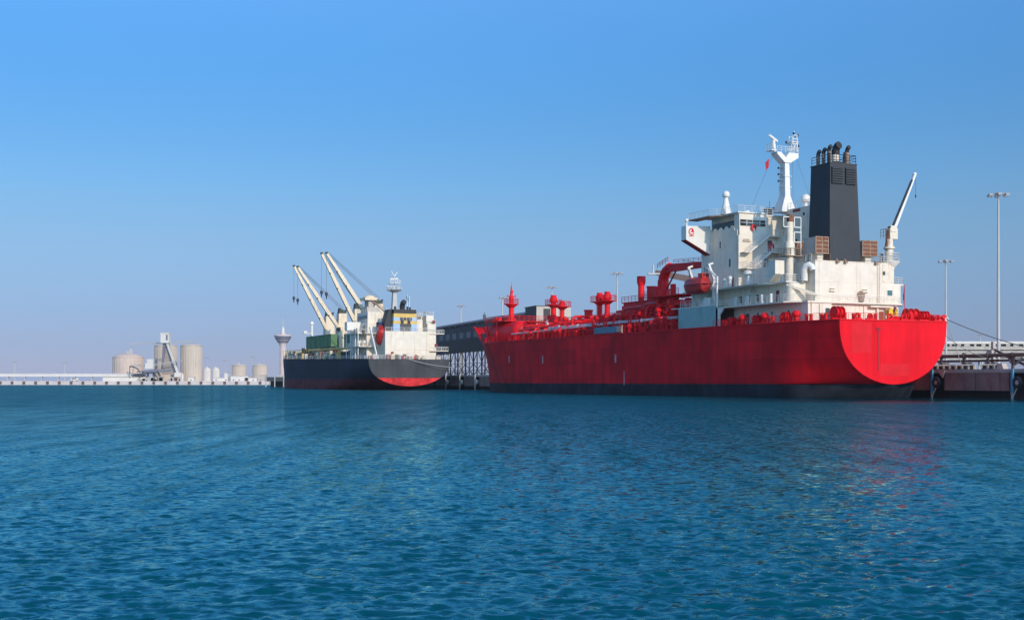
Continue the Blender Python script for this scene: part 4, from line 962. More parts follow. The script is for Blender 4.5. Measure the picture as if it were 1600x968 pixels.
person(at(.9,1.1,12.68), TH+rad(100), M['redcloth'], 'worker in maroon overalls bending over the winches on the aft deck', dict(chest=(0,-.16,1.22), neck=(0,-.27,1.41), head=(0,-.34,1.53), top=(0,-.37,1.64), shl=(-.2,-.22,1.36), shr=(.2,-.22,1.36), ell=(-.26,-.36,1.13), elr=(.26,-.3,1.12), hal=(-.22,-.55,1.0), har=(.24,-.48,.92), knl=(-.12,-.16,.5), anl=(-.12,-.05,.08), tol=(-.13,-.24,.04), anr=(.12,.22,.08), tor=(.13,.05,.04)))
# lifebuoys
for p, lab in (((-2.75,27.9,26.0),'red lifebuoy on the upper stair landing of the white tower'),((-1.6,27.85,23.2),'red lifebuoy on the rail of the lower stair deck'),((-4.75,30.35,29.4),'red lifebuoy box under the wheelhouse rear windows')):
    mb = MB(); mb.torus((0,0,0),.42,.15,'y',20,8); o = mb.build('lifebuoy', M['red'], loc=at(*p)); o.rotation_euler = (0,0,TH); tag(o, lab, 'lifebuoy', 'lifebuoys on the tanker stairs')
    mb = MB(); mb.box(-.1,.1,-.2,.2,-.62,-.2); mb.build('bracket', M['white2'], o)
def flag(loc, rz, w, h, mat, label, droop=.0, cat='flag'):
    mb = MB(); n = 10; m_ = 6; th = .012; vs = []
    for side in (0,1):
        for i in range(n+1):
            t = i/n
            for j in range(m_+1):
                q = j/m_
                vs.append((t*w*(1-droop*.6)+.04*math.sin(q*5), .14*math.sin(t*8+q*2)*t**.5+(th if side else -th), h*(q-.5)-droop*t*h*.9+.05*math.sin(t*6)))
    fs = []; o_ = (n+1)*(m_+1)
    for i in range(n):
        for j in range(m_):
            a = i*(m_+1)+j; fs += [(a,a+1,a+m_+2,a+m_+1),(o_+a,o_+a+m_+1,o_+a+m_+2,o_+a+1)]
    mb.add(vs, fs); ob = mb.build('flag', mat, loc=loc, smooth=80); ob.rotation_euler = (0,0,rz)
    return tag(ob, label, cat)
flag(at(-.95,31.2,41.0), TH+rad(180), .95, 1.5, M['flag_red'], 'small red flag on the halyard left of the white radar mast', .4)
flag(at(2.35,.4,16.6), TH+rad(170), .55, 1.6, M['flag_teal'], 'dark teal ensign hanging limp at the tanker stern', .9)
def rope_line(name, p0, p1, sag, r, mat, label):
    P = []; a = Vector(p0); b = Vector(p1)
    for i in range(25):
        t = i/24; p = a.lerp(b, t); p.z -= sag*4*t*(1-t); P.append(p-a)
    mb = MB(); mb.pipe(P, r, 6); o = mb.build(name, mat, loc=a); return tag(o, label, 'mooring line')
rope_line('mooring_line', at(10.6,.1,12.4), at(17.0,-27,5.2), 1.2, .075, M['rope'], 'thick grey mooring line running from the red stern corner to the right quay')
rope_line('mooring_line', at(10.4,.2,9.9), at(17.0,-2.0,6.3), .5, .04, M['rope'], 'thin mooring line dropping from the red stern to the quay blocks')
rope_line('mooring_line', at(10.6,.1,12.3), at(17.6,4.0,4.8), .2, .045, M['palerope'], 'pale mooring line hanging down the right edge of the red stern')
# ------------------------------------------------------------------ the cargo ship behind
cargo = thing('cargo_ship', (-30.9, 386, 0), 'dark navy bulk cargo ship with cream deck cranes moored beyond the red tanker', 'ship', rz=TH)
def Bp(name, mb, mat, parent=None, **k): return mb.build(name, M[mat] if isinstance(mat, str) else mat, parent or cargo, **k)
BP = dict(B=13.0, ztransom=1.15, D=9.3, rake=7.0, bt=12.9, run0=40, run1=8, ent0=58, ent1=54, pe=1.32,
          stem=[(-1.5,148.3),(0,148.4),(5,148.8),(11.6,149.6),(14.8,152.7)],
          zlev=[-1,-.4,0,.4,.8,1.0,1.15,1.2,1.3,1.5,1.8,2.2,2.8,3.4,3.7,4.2,5,6,7,8,8.7],
          sheer=lambda u: 9.3+2.3*(u/150)**1.1)
bh, bhalf, bsheer, bstem, _ = hull_mesh('hull', BP, [M['bluehull'], M['greytransom']], cargo)
mb = MB(); mb.pipe([(-bhalf(u, bsheer(u)),u,bsheer(u)) for u in (0,1,3,6,10,20,40,60,80,100,120,130,138,144,147,149)], .09, 6); Bp('gunwale', mb, 'bluehull', bh)
def brail(pts, mat='white2', h=1.1, st=2.0, r=.05): mb = MB(); mb.rail(pts, h, st, r); Bp('railing', mb, mat)
brail([(-(bhalf(u, bsheer(u))-.1),u,bsheer(u)) for u in (0,4,10,20,30,40,50,60,70,80,90,100,110,120,128,134,140)])
brail([(-12.6,.1,9.3),(12.7,.1,9.3)])
# bow: white bulwark, windlass gear
mb = MB(); pts = [(126,11.3),(149.6,11.6),(152.7,14.9),(140,14.0),(126,13.4)]
n = 12; vs = []
for i in range(n+1):
    t = i/n; u = 126+23.5*t  # far-side plating, seen from inside
    b0 = bhalf(min(u,149.4), 9.3); vs += [(-b0,u,bsheer(u)), (-b0,u+1.6*t,13.4+1.4*t)]
fs = [(2*i,2*i+1,2*i+3,2*i+2) for i in range(n)]
o_ = len(vs); vs = [(-x,y,z) for x,y,z in vs]; vs2 = [(x-.18,y,z) for x,y,z in vs]
mb.add(vs+vs2, fs+[(o_+a,o_+d,o_+c,o_+b) for a,b,c,d in fs]+[(2*i+1,o_+2*i+1,o_+2*i+3,2*i+3) for i in range(n)])
Bp('bow_bulwark', mb, 'white')
RB = random.Random(5)
mb = MB(); mb.box(-6.4,6.4,127,127.6,11.0,14.3); mb.box(-6.6,6.6,126.8,127.8,14.3,14.5); Bp('forecastle_bulkhead', mb, 'white')
for i in range(14):
    u = RB.uniform(108,126); v = RB.uniform(-6,2); w = RB.uniform(.5,1.2); z = 11.4; mb = MB()
    mb.box(v-w,v+w,u-w,u+w,z,z+RB.uniform(1.4,4.2)); Bp('windlass_gear', mb, RB.choice(['greydeck','darkgreen','white','rust','darkred']))
mb = MB(); mb.cyl((-1.5,104,11),(-1.5,104,24),.62,.45,12); mb.cyl((-1.5,104,24),(-1.5,104,25),.9,.5,12); f_ = Bp('fore_mast', mb, 'white2')
mb = MB(); mb.box(-4.6,-1.5,103.7,104.3,20.4,20.7); mb.box(-4.8,-3.4,103.5,104.5,20.7,21.4); Bp('mast_platform', mb, 'white2', f_)
# deck clutter along the side
for i in range(70):
    u = RB.uniform(34,122); v = -bhalf(u,9.2)+RB.uniform(1.0,5.5); w = RB.uniform(.3,1.0); z = bsheer(u); mb = MB()
    mb.box(v-w*.6,v+w*.6,u-w,u+w,z,z+RB.uniform(.8,3.2)); Bp('deck_gear', mb, RB.choice(['darkgreen','cranecream','greydeck','darkgreen','cranecream','rust','brownpipe','green','yellowband']))
for i in range(16):
    u = RB.uniform(36,114); v = -bhalf(u+5,9.2)+RB.uniform(1,4); z = bsheer(u); mb = MB()
    mb.cyl((v,u-1.5,z+RB.uniform(1,2.5)),(v,u+RB.uniform(2,6),z+RB.uniform(1,2.5)),.2,.2,6); Bp('deck_pipe', mb, RB.choice(['cranecream','yellowband','greydeck']))
mb = MB(); mb.box(-8,8,30,108,9.8,12.4); Bp('hatch_coaming', mb, 'darkgreen')
mb = MB(); mb.cyl((-9.8,30,13.2),(-9.8,78,13.4),.35,.35,8); mb.rail([(-9.6,40,12.6),(-9.6,112,13)],1.1,3,.07); Bp('side_rail_beam', mb, 'yellowband')
# green hatch covers stood on edge
for a, b_, z0, z1, lab in ((82.5,94,12.7,18.9,'dark green square hatch panel'),(62,81.4,13.6,18.9,'long green hatch panel'),(40,46.5,13.4,18.4,None)):
    mb = MB(); mb.box(-6.2,-4.2,a,b_,z0,z1); h_ = Bp('hatch_cover', mb, 'green')
    if lab: h_['label'] = lab
    mb = MB(); k = max(2, int((b_-a)/4))
    for i in range(k+1): u = a+(b_-a)*i/k; mb.box(-6.38,-6.2,u-.12,u+.12,z0,z1)
    mb.box(-6.36,-6.2,a,b_,z0,z0+.25); mb.box(-6.36,-6.2,a,b_,z1-.25,z1); Bp('cover_stiffener', mb, 'green', h_)
mb = MB(); mb.prism([(-6.25,13.0),(-6.25,14.6),(-6.0,14.6)], 'y', 57, 76); Bp('hatch_foot', mb, 'darkgreen')
# deck cranes
def deck_crane(u, v, z0, ztop, tip, root, heel=0, w=1.7):
    mb = MB(); mb.frustum((v-1.5,v+1.5,u-1.6,u+1.6),(v-1.5,v+1.5,u-1.6,u+1.6),z0,z0+(ztop-z0)*.45); mb.frustum((v-1.75,v+1.75,u-1.8,u+1.8),(v-1.4,v+1.4,u-1.4,u+1.4),z0+(ztop-z0)*.48,ztop-1)
    mb.cyl((v,u,z0+(ztop-z0)*.44),(v,u,z0+(ztop-z0)*.49),2.0,2.0,14)
    c = Bp('deck_crane', mb, 'cranecream')
    mb = MB(); mb.prism([(v-1.3,ztop-1),(v+1.3,ztop-1),(v+1.6,ztop+.5),(v+.9,ztop-.1),(v-1.0,ztop+.9)], 'y', u-1.1, u+1.1); Bp('crane_top', mb, 'darkgreen', c)
    for s in (-1.35, 1.35):
        if s > 0 and not DOUBLE: continue
    r = Vector(root); t = Vector(tip)
    mb = MB(); mb.beam(r, r.lerp(t,.55), w, 1.15, w1=w*.85, h1=1.15); mb.beam(r.lerp(t,.55), t, w*.85, 1.15, w1=.7, h1=.7); Bp('crane_boom', mb, 'cranecream', c)
    mb = MB()
    for q in (.22,.5,.72): p = r.lerp(t,q); mb.box(p.x-.75,p.x-.35,p.y-1.0,p.y-.6,p.z-.6,p.z-.1)
    mb.cyl((t.x,t.y-.5,t.z),(t.x,t.y+.5,t.z),.36,.36,10); mb.box(r.x-.7,r.x+.5,r.y-1.0,r.y+.2,r.z-1.0,r.z+.3); Bp('boom_fitting', mb, 'darkgreen', c)
    mb = MB()
    for d in (-1,0,1): mb.cyl((t.x-d*.3,t.y+d*.4,t.z+.3),(v+.6+d*.25,u+d*.5,ztop+.3-d*.7),.06,.055,4)
    mb.cyl(t, (t.x,t.y,t.z-HOOK), .05,.05,4); Bp('crane_cable', mb, 'rope', c)
    mb = MB(); mb.cyl((t.x,t.y,t.z-HOOK),(t.x,t.y,t.z-HOOK-1.0),.4,.5,8); mb.cyl((t.x,t.y,t.z-HOOK-1.0),(t.x,t.y,t.z-HOOK-2.2),.25,.12,8); Bp('crane_hook', mb, 'black', c)
    return c
DOUBLE = False; HOOK = 11.0
deck_crane(86.4, 0, 10.5, 27.2, (-13.0,86.4,44.0), (-.6,85.8,20.5), w=1.6)
deck_crane(70.4, 0, 10.3, 27.4, (-15.8,70.4,42.3), (-1.6,69.0,21.2), w=1.6)
HOOK = 12.5
deck_crane(51.8, 0, 10.1, 28.0, (-12.6,51.8,45.4), (-1.2,51.2,22.6), w=1.6)
deck_crane(30.6, 0, 9.8, 28.6, (-17.0,30.6,43.4), (-3.4,30.6,23.4), w=1.6)
mb = MB(); mb.cyl((-3.0,68.2,12.2),(-3.0,69.6,12.2),1.9,1.9,16); mb.cyl((-3.0,68,12.2),(-3.0,68.2,12.2),.7,.7,12); Bp('red_drum', mb, 'red')
# superstructure
mb = MB(); mb.box(-6.2,8.0,4.5,26,9.3,17.9); cs = Bp('engine_casing', mb, 'white')
mb = MB()
for v in (-2.8,3.2): mb.box(v-.05,v+.05,4.44,4.5,9.4,17.8)
mb.box(-6.2,8.0,4.42,4.5,12.2,12.32); Bp('casing_seam', mb, 'cream', cs)
mb = MB(); mb.box(-4.4,-3.5,4.4,4.5,9.5,11.6); Bp('door', mb, 'darkred', cs)
mb = MB(); mb.box(3.0,4.2,4.1,4.5,9.4,10.4); Bp('hose_locker', mb, 'red', cs)
for dz in (0,): mb = MB(); mb.box(8.0,10.8,6,26,9.3,20.4); mb.box(8.0,10.4,7,24,20.4,23.0); Bp('starboard_house', mb, 'white')
for x1, z in ((12.6,12.0),(13.4,12.4)): pass
for v0, v1, z, u0_ in ((8,14.6,11.9,5.2),(8,13.4,17.2,5.6),(-12.2,-6.2,13.2,12),(-12.2,-6.0,17.3,13)):
    mb = MB(); mb.box(v0,v1,u0_,26,z,z+.25); Bp('deck_plate', mb, 'white')
    e = v1 if v1 > 0 else v0
    brail([(v0,u0_+.1,z+.25),(v1,u0_+.1,z+.25)]); brail([(e,u0_+.1,z+.25),(e,25.5,z+.25)])
for v, z in ((9.6,20.5),(10.4,13.3)): mb = MB(); mb.box(v,v+.8,5.5,6.0,z,z+.9); Bp('deck_locker', mb, 'darkred')
brail([(8,6,20.4),(10.8,6,20.4)]); brail([(8,7.1,23),(10.4,7.1,23)])
mb = MB(); mb.box(-9.0,-2,14,30,9.3,17.3); mb.box(-8.4,8,15,28,17.5,20.8); mb.box(-8,8,16,27,20.8,24.2); at_ = Bp('accommodation_block', mb, 'white')
for s_ in (-1,1): mb = MB(); mb.prism([(s_*8.3,18.0),(s_*13.0,18.6),(s_*13.0,21.2),(s_*8.3,21.2)], 'y', 21.5, 24.0); Bp('bridge_wing', mb, 'white2')
mb = MB()
for z in (10.4,14.2):
    for u in (15.5,18.5,21.5,24.5,27.5): mb = MB(); mb.box(-9.08,-9.0,u-.5,u+.5,z,z+1.1); Bp('window', mb, 'glass', at_)
mb = MB(); mb.box(-8.08,-8,17,26,22.0,23.2); Bp('bridge_window_strip', mb, 'glass', at_)
mb = MB(); mb.box(-8.48,-8.4,17.5,20,18.6,20.0); Bp('window', mb, 'glass', at_)
mb = MB(); mb.box(-11.6,-9.0,15,20,13.4,15.2); mb.box(-10.5,-9.2,12.6,14,14.4,15.2); Bp('side_house', mb, 'white')
for u in (13.2,16,21,25.5):
    for z0, z1 in ((9.4,13.2),(13.4,17.3)): mb = MB(); mb.box(-12.1,-11.9,u-.1,u+.1,z0,z1); Bp('deck_post', mb, 'white2')
# clutter on the decks of the house
for i in range(26):
    u = RB.uniform(13,25); v = RB.choice((-11.6,-11.0,-10.4,-9.6)); z = RB.choice((9.4,13.45,17.55)); w = RB.uniform(.25,.6); mb = MB(); mb.box(v-w*.6,v+w*.6,u-w,u+w,z,z+RB.uniform(.6,1.7)); Bp('deck_locker', mb, RB.choice(['shedwall','greydeck','darkgreen','white2','cranecream']))
for a, b_ in (((-10.5,14,13.4),(-10.5,18,17.4)),((-10,24,9.4),(-10,20,13.2))): mb = MB(); mb.stair(a, b_, (1,0,0), .9); Bp('stairway', mb, 'white2')
brail([(-8.3,15.1,20.8),(-8.3,28,20.8)]); brail([(-8,16.1,24.2),(8,16.1,24.2)]); brail([(-8,16.1,24.2),(-8,27,24.2)]); brail([(-6.1,4.6,17.9),(8,4.6,17.9)])
mb = MB(); mb.box(-5.8,-4.2,22,26,24.2,28.2); mb.box(-6.8,-3,20.5,27,20.8,26); Bp('crane_house', mb, 'paleblock')
mb = MB(); mb.box(-7.2,-3.0,21,26.5,28.2,29.0); mb.sphere((-5,23.5,29.0),1.9,14,7,lo=0,sz=.5); Bp('crane_house_roof', mb, 'cranecream')
mb = MB(); mb.stair((-.8,20,24.4),(-4.6,21.4,28.0),(0,1,0),.8); Bp('stairway', mb, 'rustpipe')
# funnel with yellow bands
fz = [(17.9,20.1,'lightblue'),(20.1,21.1,'yellowband'),(21.1,22.1,'lightblue'),(22.1,23.3,'yellowband'),(23.3,24.6,'black')]
mb = MB(); mb.box(-3.1,4.1,5.4,11,17.9,24.3); fb = Bp('funnel', mb, 'greydeck')
for z0, z1, mt in fz:
    mb = MB(); f = (z0-17.9)/6.7; f2 = (z1-17.9)/6.7
    mb.frustum((-3.4+.25*f,4.4-.35*f,5.2,11.3),(-3.4+.25*f2,4.4-.35*f2,5.2,11.3),z0,z1); Bp('colour_band', mb, mt, fb)
mb = MB(); mb.box(-1.2,2.4,5.1,5.25,18.0,20.2); mb.box(-1.2,2.6,5.1,5.25,21.2,22.1); Bp('louvre', mb, 'shedwall', fb)
mb = MB(); mb.box(-1.0,-.1,5.0,5.15,20.3,21.2); mb.box(1.2,2.1,5.0,5.15,20.3,21.2); Bp('louvre', mb, 'black', fb)
mb = MB()
for x in (-.25,.85,1.95): mb.box(x-.08,x+.08,5.0,5.15,21.2,22.1)
Bp('louvre_bar', mb, 'paleblock', fb)
mb = MB(); mb.pipe([(.5,8,24),(.5,8,25.8),(.55,7.6,26.6),(.7,6.8,27.0)],.8,12); Bp('exhaust_pipe', mb, 'soot', fb)
mb = MB(); mb.cyl((2.2,8,24),(2.2,8,25.6),.3,.3,8); mb.cyl((3.0,8,24),(3.0,8,25.4),.3,.3,8); mb.cyl((-1.8,8,24),(-1.8,8,25.6),.35,.35,8); Bp('small_pipe', mb, 'soot', fb)
mb = MB(); mb.prism([(-3.5,17.9),(-3.3,24.6),(-4.1,24.6),(-5.6,19.6),(-5.6,17.9)], 'y', 7, 11); Bp('funnel_fairing', mb, 'black', fb)
mb = MB(); mb.beam((4.6,6,18),(6.2,6,22.6),.25,.25); mb.rail([(4.2,6,22.4),(6.4,6,22.4)],1.2,.8,.06); mb.box(4.6,6.4,6,9,18,21.6); Bp('vent_stack', mb, 'white')
mb = MB(); mb.cyl((3.6,12,24),(3.6,12,29.5),.12,.1,6); mb.cyl((4.3,12,24),(4.3,12,29),.1,.1,6); Bp('antenna_pole', mb, 'white2')
# mast
mb = MB(); mb.frustum((-.9,.8,13.2,14.8),(-.5,.5,13.4,14.6),24,31); mb.cyl((0,14,31),(0,14,35.5),.2,.1,8); mb.cyl((0,14,30.2),(0,14,31.0),.6,2.5,14); bm_ = Bp('radar_mast', mb, 'galv')
mb = MB(); mb.rail([(2.4*math.cos(a),14+2.4*math.sin(a),31) for a in np.linspace(0,6.283,9)],1.1,1.2,.07); mb.box(-1.6,1.6,13,15,33.0,33.15); mb.rail([(-1.6,13,33.15),(1.6,13,33.15)],1,.8,.06); Bp('railing', mb, 'white2', bm_)
mb = MB(); mb.beam((-1.5,13.6,34.4),(1.3,14.4,34.7),.2,.35); mb.beam((-2.6,13.6,32.1),(-.8,14.2,32.1),.2,.35); mb.beam((-1.1,13.8,36.9),(0,14,35.3),.2,.2); mb.beam((1.0,14.2,36.6),(0,14,35.3),.2,.2); Bp('radar_scanner', mb, 'white2', bm_)
mb = MB(); mb.box(-6.4,-4.7,10,12.5,19.4,20.8); Bp('tarpaulin', mb, paint('navy_cover',(.02,.04,.13),.7))
for v in (-8.3,-4.4): mb = MB(); mb.beam((v,5.5,9.3),(v-1.1,9.5,19.3),.35,.5); Bp('boat_ramp', mb, 'white2')
for i in range(26):
    v = RB.uniform(-12,12); u = RB.uniform(.8,3.6); w = RB.uniform(.25,.7); mb = MB(); mb.box(v-w,v+w,u-w,u+w,9.3,9.3+RB.uniform(.5,1.6)); Bp('mooring_gear', mb, RB.choice(['darkgreen','cranecream','greydeck','rust','darkred','cranecream']))
MS2 = Matrix.Translation((-30.9,386,0)) @ Matrix.Rotation(TH, 4, 'Z')
at2 = lambda v, u, z: MS2 @ Vector((v, u, z))
l2 = thing('lifeboat', at2(-6.3,7.4,13.4), 'red free-fall lifeboat tilted bow down at the stern of the navy cargo ship', 'lifeboat')
l2.rotation_euler = (rad(-52), 0, TH); l2.rotation_mode = 'XYZ'
lifeboat_parts(l2, 6.2, 2.9, 3)
l2.location = at2(-6.4, 7.0, 15.4)
flag(at2(3.3,12,28.6), TH, .9, 1.4, M['flag_teal'], 'small dark green flag above the yellow banded funnel', .5)
rope_line('mooring_line', at2(-1.0,-.05,9.5), at2(13.4,-3,6.9), .5, .07, M['palerope'], 'pale mooring line slung across the grey transom of the cargo ship')
# ------------------------------------------------------------------ quay, fenders, pipes (right side; runs behind both ships)
QV = 15.0; QT = 4.45
quay = thing('quay', (58.9,197.2,0), 'long concrete quay with brown face panels running behind both ships', 'quay', rz=TH)
def Q(name, mb, mat, parent=None, **k): return mb.build(name, M[mat], parent or quay, **k)
mb = MB(); mb.box(QV,75,-150,452,QT-.5,QT); Q('deck_slab', mb, 'concrete')
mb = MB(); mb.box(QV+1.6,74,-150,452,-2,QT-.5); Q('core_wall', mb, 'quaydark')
sta = [-61.2,-44,-26.6,-9.4,7.8,25,42.2] + [190.5,202.8,215.2,227.2,239.5,252,264.5]
for a, b_ in zip(sta, sta[1:]):
    if b_-a > 60: continue
    k = 1 if b_-a < 15 else 2
    gap = 2.3
    w = (b_-a-gap-1.0)/k
    for i in range(k):
        mb = MB(); mb.box(QV+.02,QV+.6,a+1.0+i*w+.1,a+1.0+(i+1)*w-.1,1.2,QT-.5); Q('face_panel', mb, 'quayface')
mb = MB(); mb.box(QV-.12,QV+.6,-150,452,QT-.38,QT+.12); Q('kerb_beam', mb, 'concrete')
mb = MB(); mb.prism([(5.5,3.2),(6.6,4.4),(5.0,4.4)], 'x', QV-.3, QV-.14); Q('broken_edge', mb, 'paleblock')
def fender(u, mat, lab, grp, tyre=True):
    t = thing('fender_post', at(QV-.3,u,0), lab, 'fender', grp, TH)
    mb = MB(); mb.cyl((0,0,.15),(0,0,QT+.1),.2,.2,8) if False else mb.box(-.22,.1,-.2,.2,.7,QT+.12); mb.build('post', M[mat], t)
    mb = MB(); mb.beam((-.1,-.0,.0),(-.1,0,1.2),.28,.24); mb.beam((-.1,0,.1),(-.1,-.95,1.7),.14,.14); mb.beam((-.1,0,.15),(-.1,.3,1.0),.12,.12); mb.build('strut', M['paleblock'], t)
    if tyre:
        mb = MB(); mb.torus((.0,-1.0,2.5),.62,.33,'x',22,10); mb.build('tyre', M['tyre'], t, smooth=60)
        mb = MB(); mb.cyl((-.2,-1.0,2.5),(.2,-1.0,2.5),.42,.42,14); mb.build('hub_drum', M['greydeck'], t)
    else:
        mb = MB(); mb.cyl((-.3,-.9,2.4),(.4,-.9,2.4),.75,.75,14); mb.build('fender_drum', M['paleblock'], t)
    return t
fender(7.8,'bluepost','light blue fender post with black tyre beside the red stern','tyre fenders on the quay')
fender(-9.4,'bluepost','light blue fender post with black tyre nearest the right edge','tyre fenders on the quay')
for u, lab in ((227.2,'grey white fender post nearest the stern of the navy ship'),(215.2,'middle grey white fender post between the two ships'),(202.8,'grey white fender post nearest the red bow')):
    fender(u,'galv',lab,'pale fenders between the ships',False)
# quay railing between the two ships
mb = MB(); mb.rail([(QV+.6,180,QT),(QV+.6,262,QT)],1.6,2.0,.07,2); Q('railing', mb, 'trestle')
# row of open concrete blocks
bt_ = thing('concrete_block', at(16.6,12.0,QT), 'open pale concrete block in the row along the quay edge', 'block', 'open concrete blocks along the quay', TH+rad(32))
mb = MB(); mb.box(-.5,.5,-.48,-.3,0,.92); mb.box(-.5,.5,.3,.48,0,.92); mb.box(-.5,.5,-.3,.3,.74,.92); mb.build('frame', M['paleblock'], bt_)
mb = MB(); mb.box(.2,.45,-.3,.3,0,.74); mb.build('back_panel', M['quayface'], bt_)
for i in range(1, 13):
    if i in (9,): continue
    o = dup(bt_, at(16.6,12.0-1.38*i,QT), TH+rad(32))
mb = MB(); mb.prism([(0,0),(1.6,0),(1.2,1.0),(.4,1.0)], 'y', -.5, .5); o = mb.build('concrete_wedge', M['paleblock'], loc=at(16.6,-6.2,QT)); o.rotation_euler = (0,0,TH+rad(90)); tag(o, 'sloped pale concrete wedge at the end of the block row', 'block')
# brown pipeline on stands
pl = thing('pipeline', at(19,0,QT), 'brown pipeline on low stands along the right quay', 'pipeline', rz=TH)
mb = MB(); mb.cyl((0,-60,2.35),(0,40,2.35),.3,.3,10); mb.build('pipe', M['brownpipe'], pl)
mb = MB(); mb.cyl((1.2,-60,1.55),(1.2,40,1.55),.2,.2,8); mb.build('pipe', M['brownpipe'], pl)
for k in range(-11, 8):
    mb = MB(); u = k*5.2; mb.box(-.18,.18,u-.15,u+.15,0,2.1); mb.box(-.5,1.6,u-.2,u+.2,1.05,1.3); mb.cyl((0,u-.25,2.35),(0,u+.25,2.35),.42,.42,10); mb.build('pipe_stand', M['brownpipe'], pl)
# loading arm folded over the pipes
la = thing('loading_hose_rig', at(20.5,-1.5,QT), 'small jib and folded hose rig leaning over the quay pipeline', 'hose rig', rz=TH)
mb = MB(); mb.box(-.25,.25,1.6,2.1,0,4.6); mb.box(-.9,.9,1.3,2.4,2.6,3.2); mb.build('mast', M['paleblock'], la)
mb = MB(); mb.beam((0,1.9,3.4),(-1.2,-6.0,.7),.3,.35); mb.build('jib', M['brownpipe'], la)
mb = MB(); mb.pipe([(-.6,-2.0,1.9),(-.9,-3.4,.8),(-1.0,-4.4,1.2),(-1.0,-5.2,2.0),(-1,-6,1.4)],.18,8); mb.build('hose', M['greydeck'], la)
cab = []
for k, (u, w) in enumerate(((-9.9,1.1),)):
    mb = MB(); mb.box(-.6,.6,-w/2,w/2,0,1.3+.2*(k==1)); mb.box(-.66,.66,-w/2-.06,w/2+.06,1.3+.2*(k==1),1.4+.2*(k==1)); o = mb.build('quay_cabinet', M['paleblock'], loc=at(17.6,u,QT)); o.rotation_euler = (0,0,TH)
    tag(o, ('pale service cabinet next to the right fender post','wide pale service cabinet at the far right quay','narrow pale service cabinet beyond the wide one')[k], 'cabinet')
# ------------------------------------------------------------------ elevated conveyors behind the right quay
def conveyor(name, p0, p1, zt_, h, lab, mat='offwhite', panels=True, leg=26):
    a = Vector(p0); b = Vector(p1); d = (b-a); L = d.length; rz = math.atan2(d.y, d.x)
    t = thing(name, a, lab, 'conveyor', rz=rz)
    mb = MB(); mb.box(0,L,-1.8,1.8,zt_-.65,zt_); mb.build('roof', M[mat], t)
    mb = MB(); mb.box(0,L,-1.6,1.6,zt_-h,zt_-h+.45); mb.box(0,L,-1.65,1.65,zt_-h+.75,zt_-1.3); mb.build('floor_beam', M['paleblock'], t)
    mb = MB(); n = max(4, int(L/2.1))
    for i in range(n+1): x = L*i/n; w = .28+.22*((i*7)%3); mb.box(x-w,x+w,-1.7,1.7,zt_-1.35,zt_-.6)
    mb.build('side_frame', M['paleblock'], t)
    mb = MB(); mb.box(0,L,-1.2,1.2,zt_-h+.4,zt_-.6); mb.build('belt', M['black'], t)
    for i in range(int(L/leg)+1):
        x = 3+i*leg
        if x > L: break
        mb = MB(); mb.beam((x,-1.4,a.z*0),(x,-1.2,zt_-h),.4,.4); mb.beam((x,1.4,0),(x,1.2,zt_-h),.4,.4); mb.beam((x,-1.4,2),(x,1.3,zt_-h-1),.2,.2); mb.build('support_leg', M['galv'], t)
    return t
conveyor('conveyor_bridge',(62,330,QT-.0),(290,332,QT),12.9-QT,2.9,'long elevated cream conveyor bridge beyond the right quay')
conveyor('conveyor_bridge',(62,390,QT),(320,392,QT),11.4-QT,2.2,'lower conveyor line seen beneath the cream conveyor bridge','paleblock')
# ------------------------------------------------------------------ light masts
def lightmast(x, y, h, lab, zb=QT, r=.3, n=3, grp='high light masts of the port'):
    t = thing('light_mast', (x,y,zb), lab, 'light mast', grp)
    mb = MB(); mb.cyl((0,0,0),(0,0,h),r,r*.5,12); mb.cyl((0,0,0),(0,0,.6),r*1.7,r*1.5,12); mb.build('pole', M['galv'], t)
    mb = MB(); mb.cyl((0,0,h-.15),(0,0,h+.25),.55,.45,12); mb.torus((0,0,h),1.25,.06,'z',18,6)
    for k in range(6): a = k*math.pi/3; mb.beam((0,0,h),(1.25*math.cos(a),1.25*math.sin(a),h),.08,.08)
    mb.build('lamp_ring', M['lampbody'], t)
    mb = MB()
    for k in range(6):
        a = k*math.pi/3+.3; c = Vector((1.5*math.cos(a),1.5*math.sin(a),h-.05)); mb.box(c.x-.32,c.x+.32,c.y-.3,c.y+.3,c.z-.3,c.z+.08)
    mb.build('floodlight', M['lampbody'], t)
    return t
lightmast(81.7,215,29.6,'tallest nearest light mast on the quay right of the red stern')
lightmast(101.7,300,26.4,'slimmer light mast just behind the right edge of the red stern')
lightmast(27.9,340,26.9,'light mast standing between the double vent masts and the tall red vent',r=.34)
lightmast(12.1,390,26.9,'light mast showing above the red vent mast beside the beige shed end',r=.36)
lightmast(-3.3,440,27.0,'light mast just left of the shed tower and right of the fore mast',r=.38)
lightmast(-19.6,490,27.1,'light mast above the middle of the dark shed roof',r=.4)
lightmast(-35.6,535,27.0,'light mast partly hidden behind the yellow banded funnel house',r=.42)
lightmast(289,790,27.0,'small distant light mast beneath the thick mooring line',r=.45)
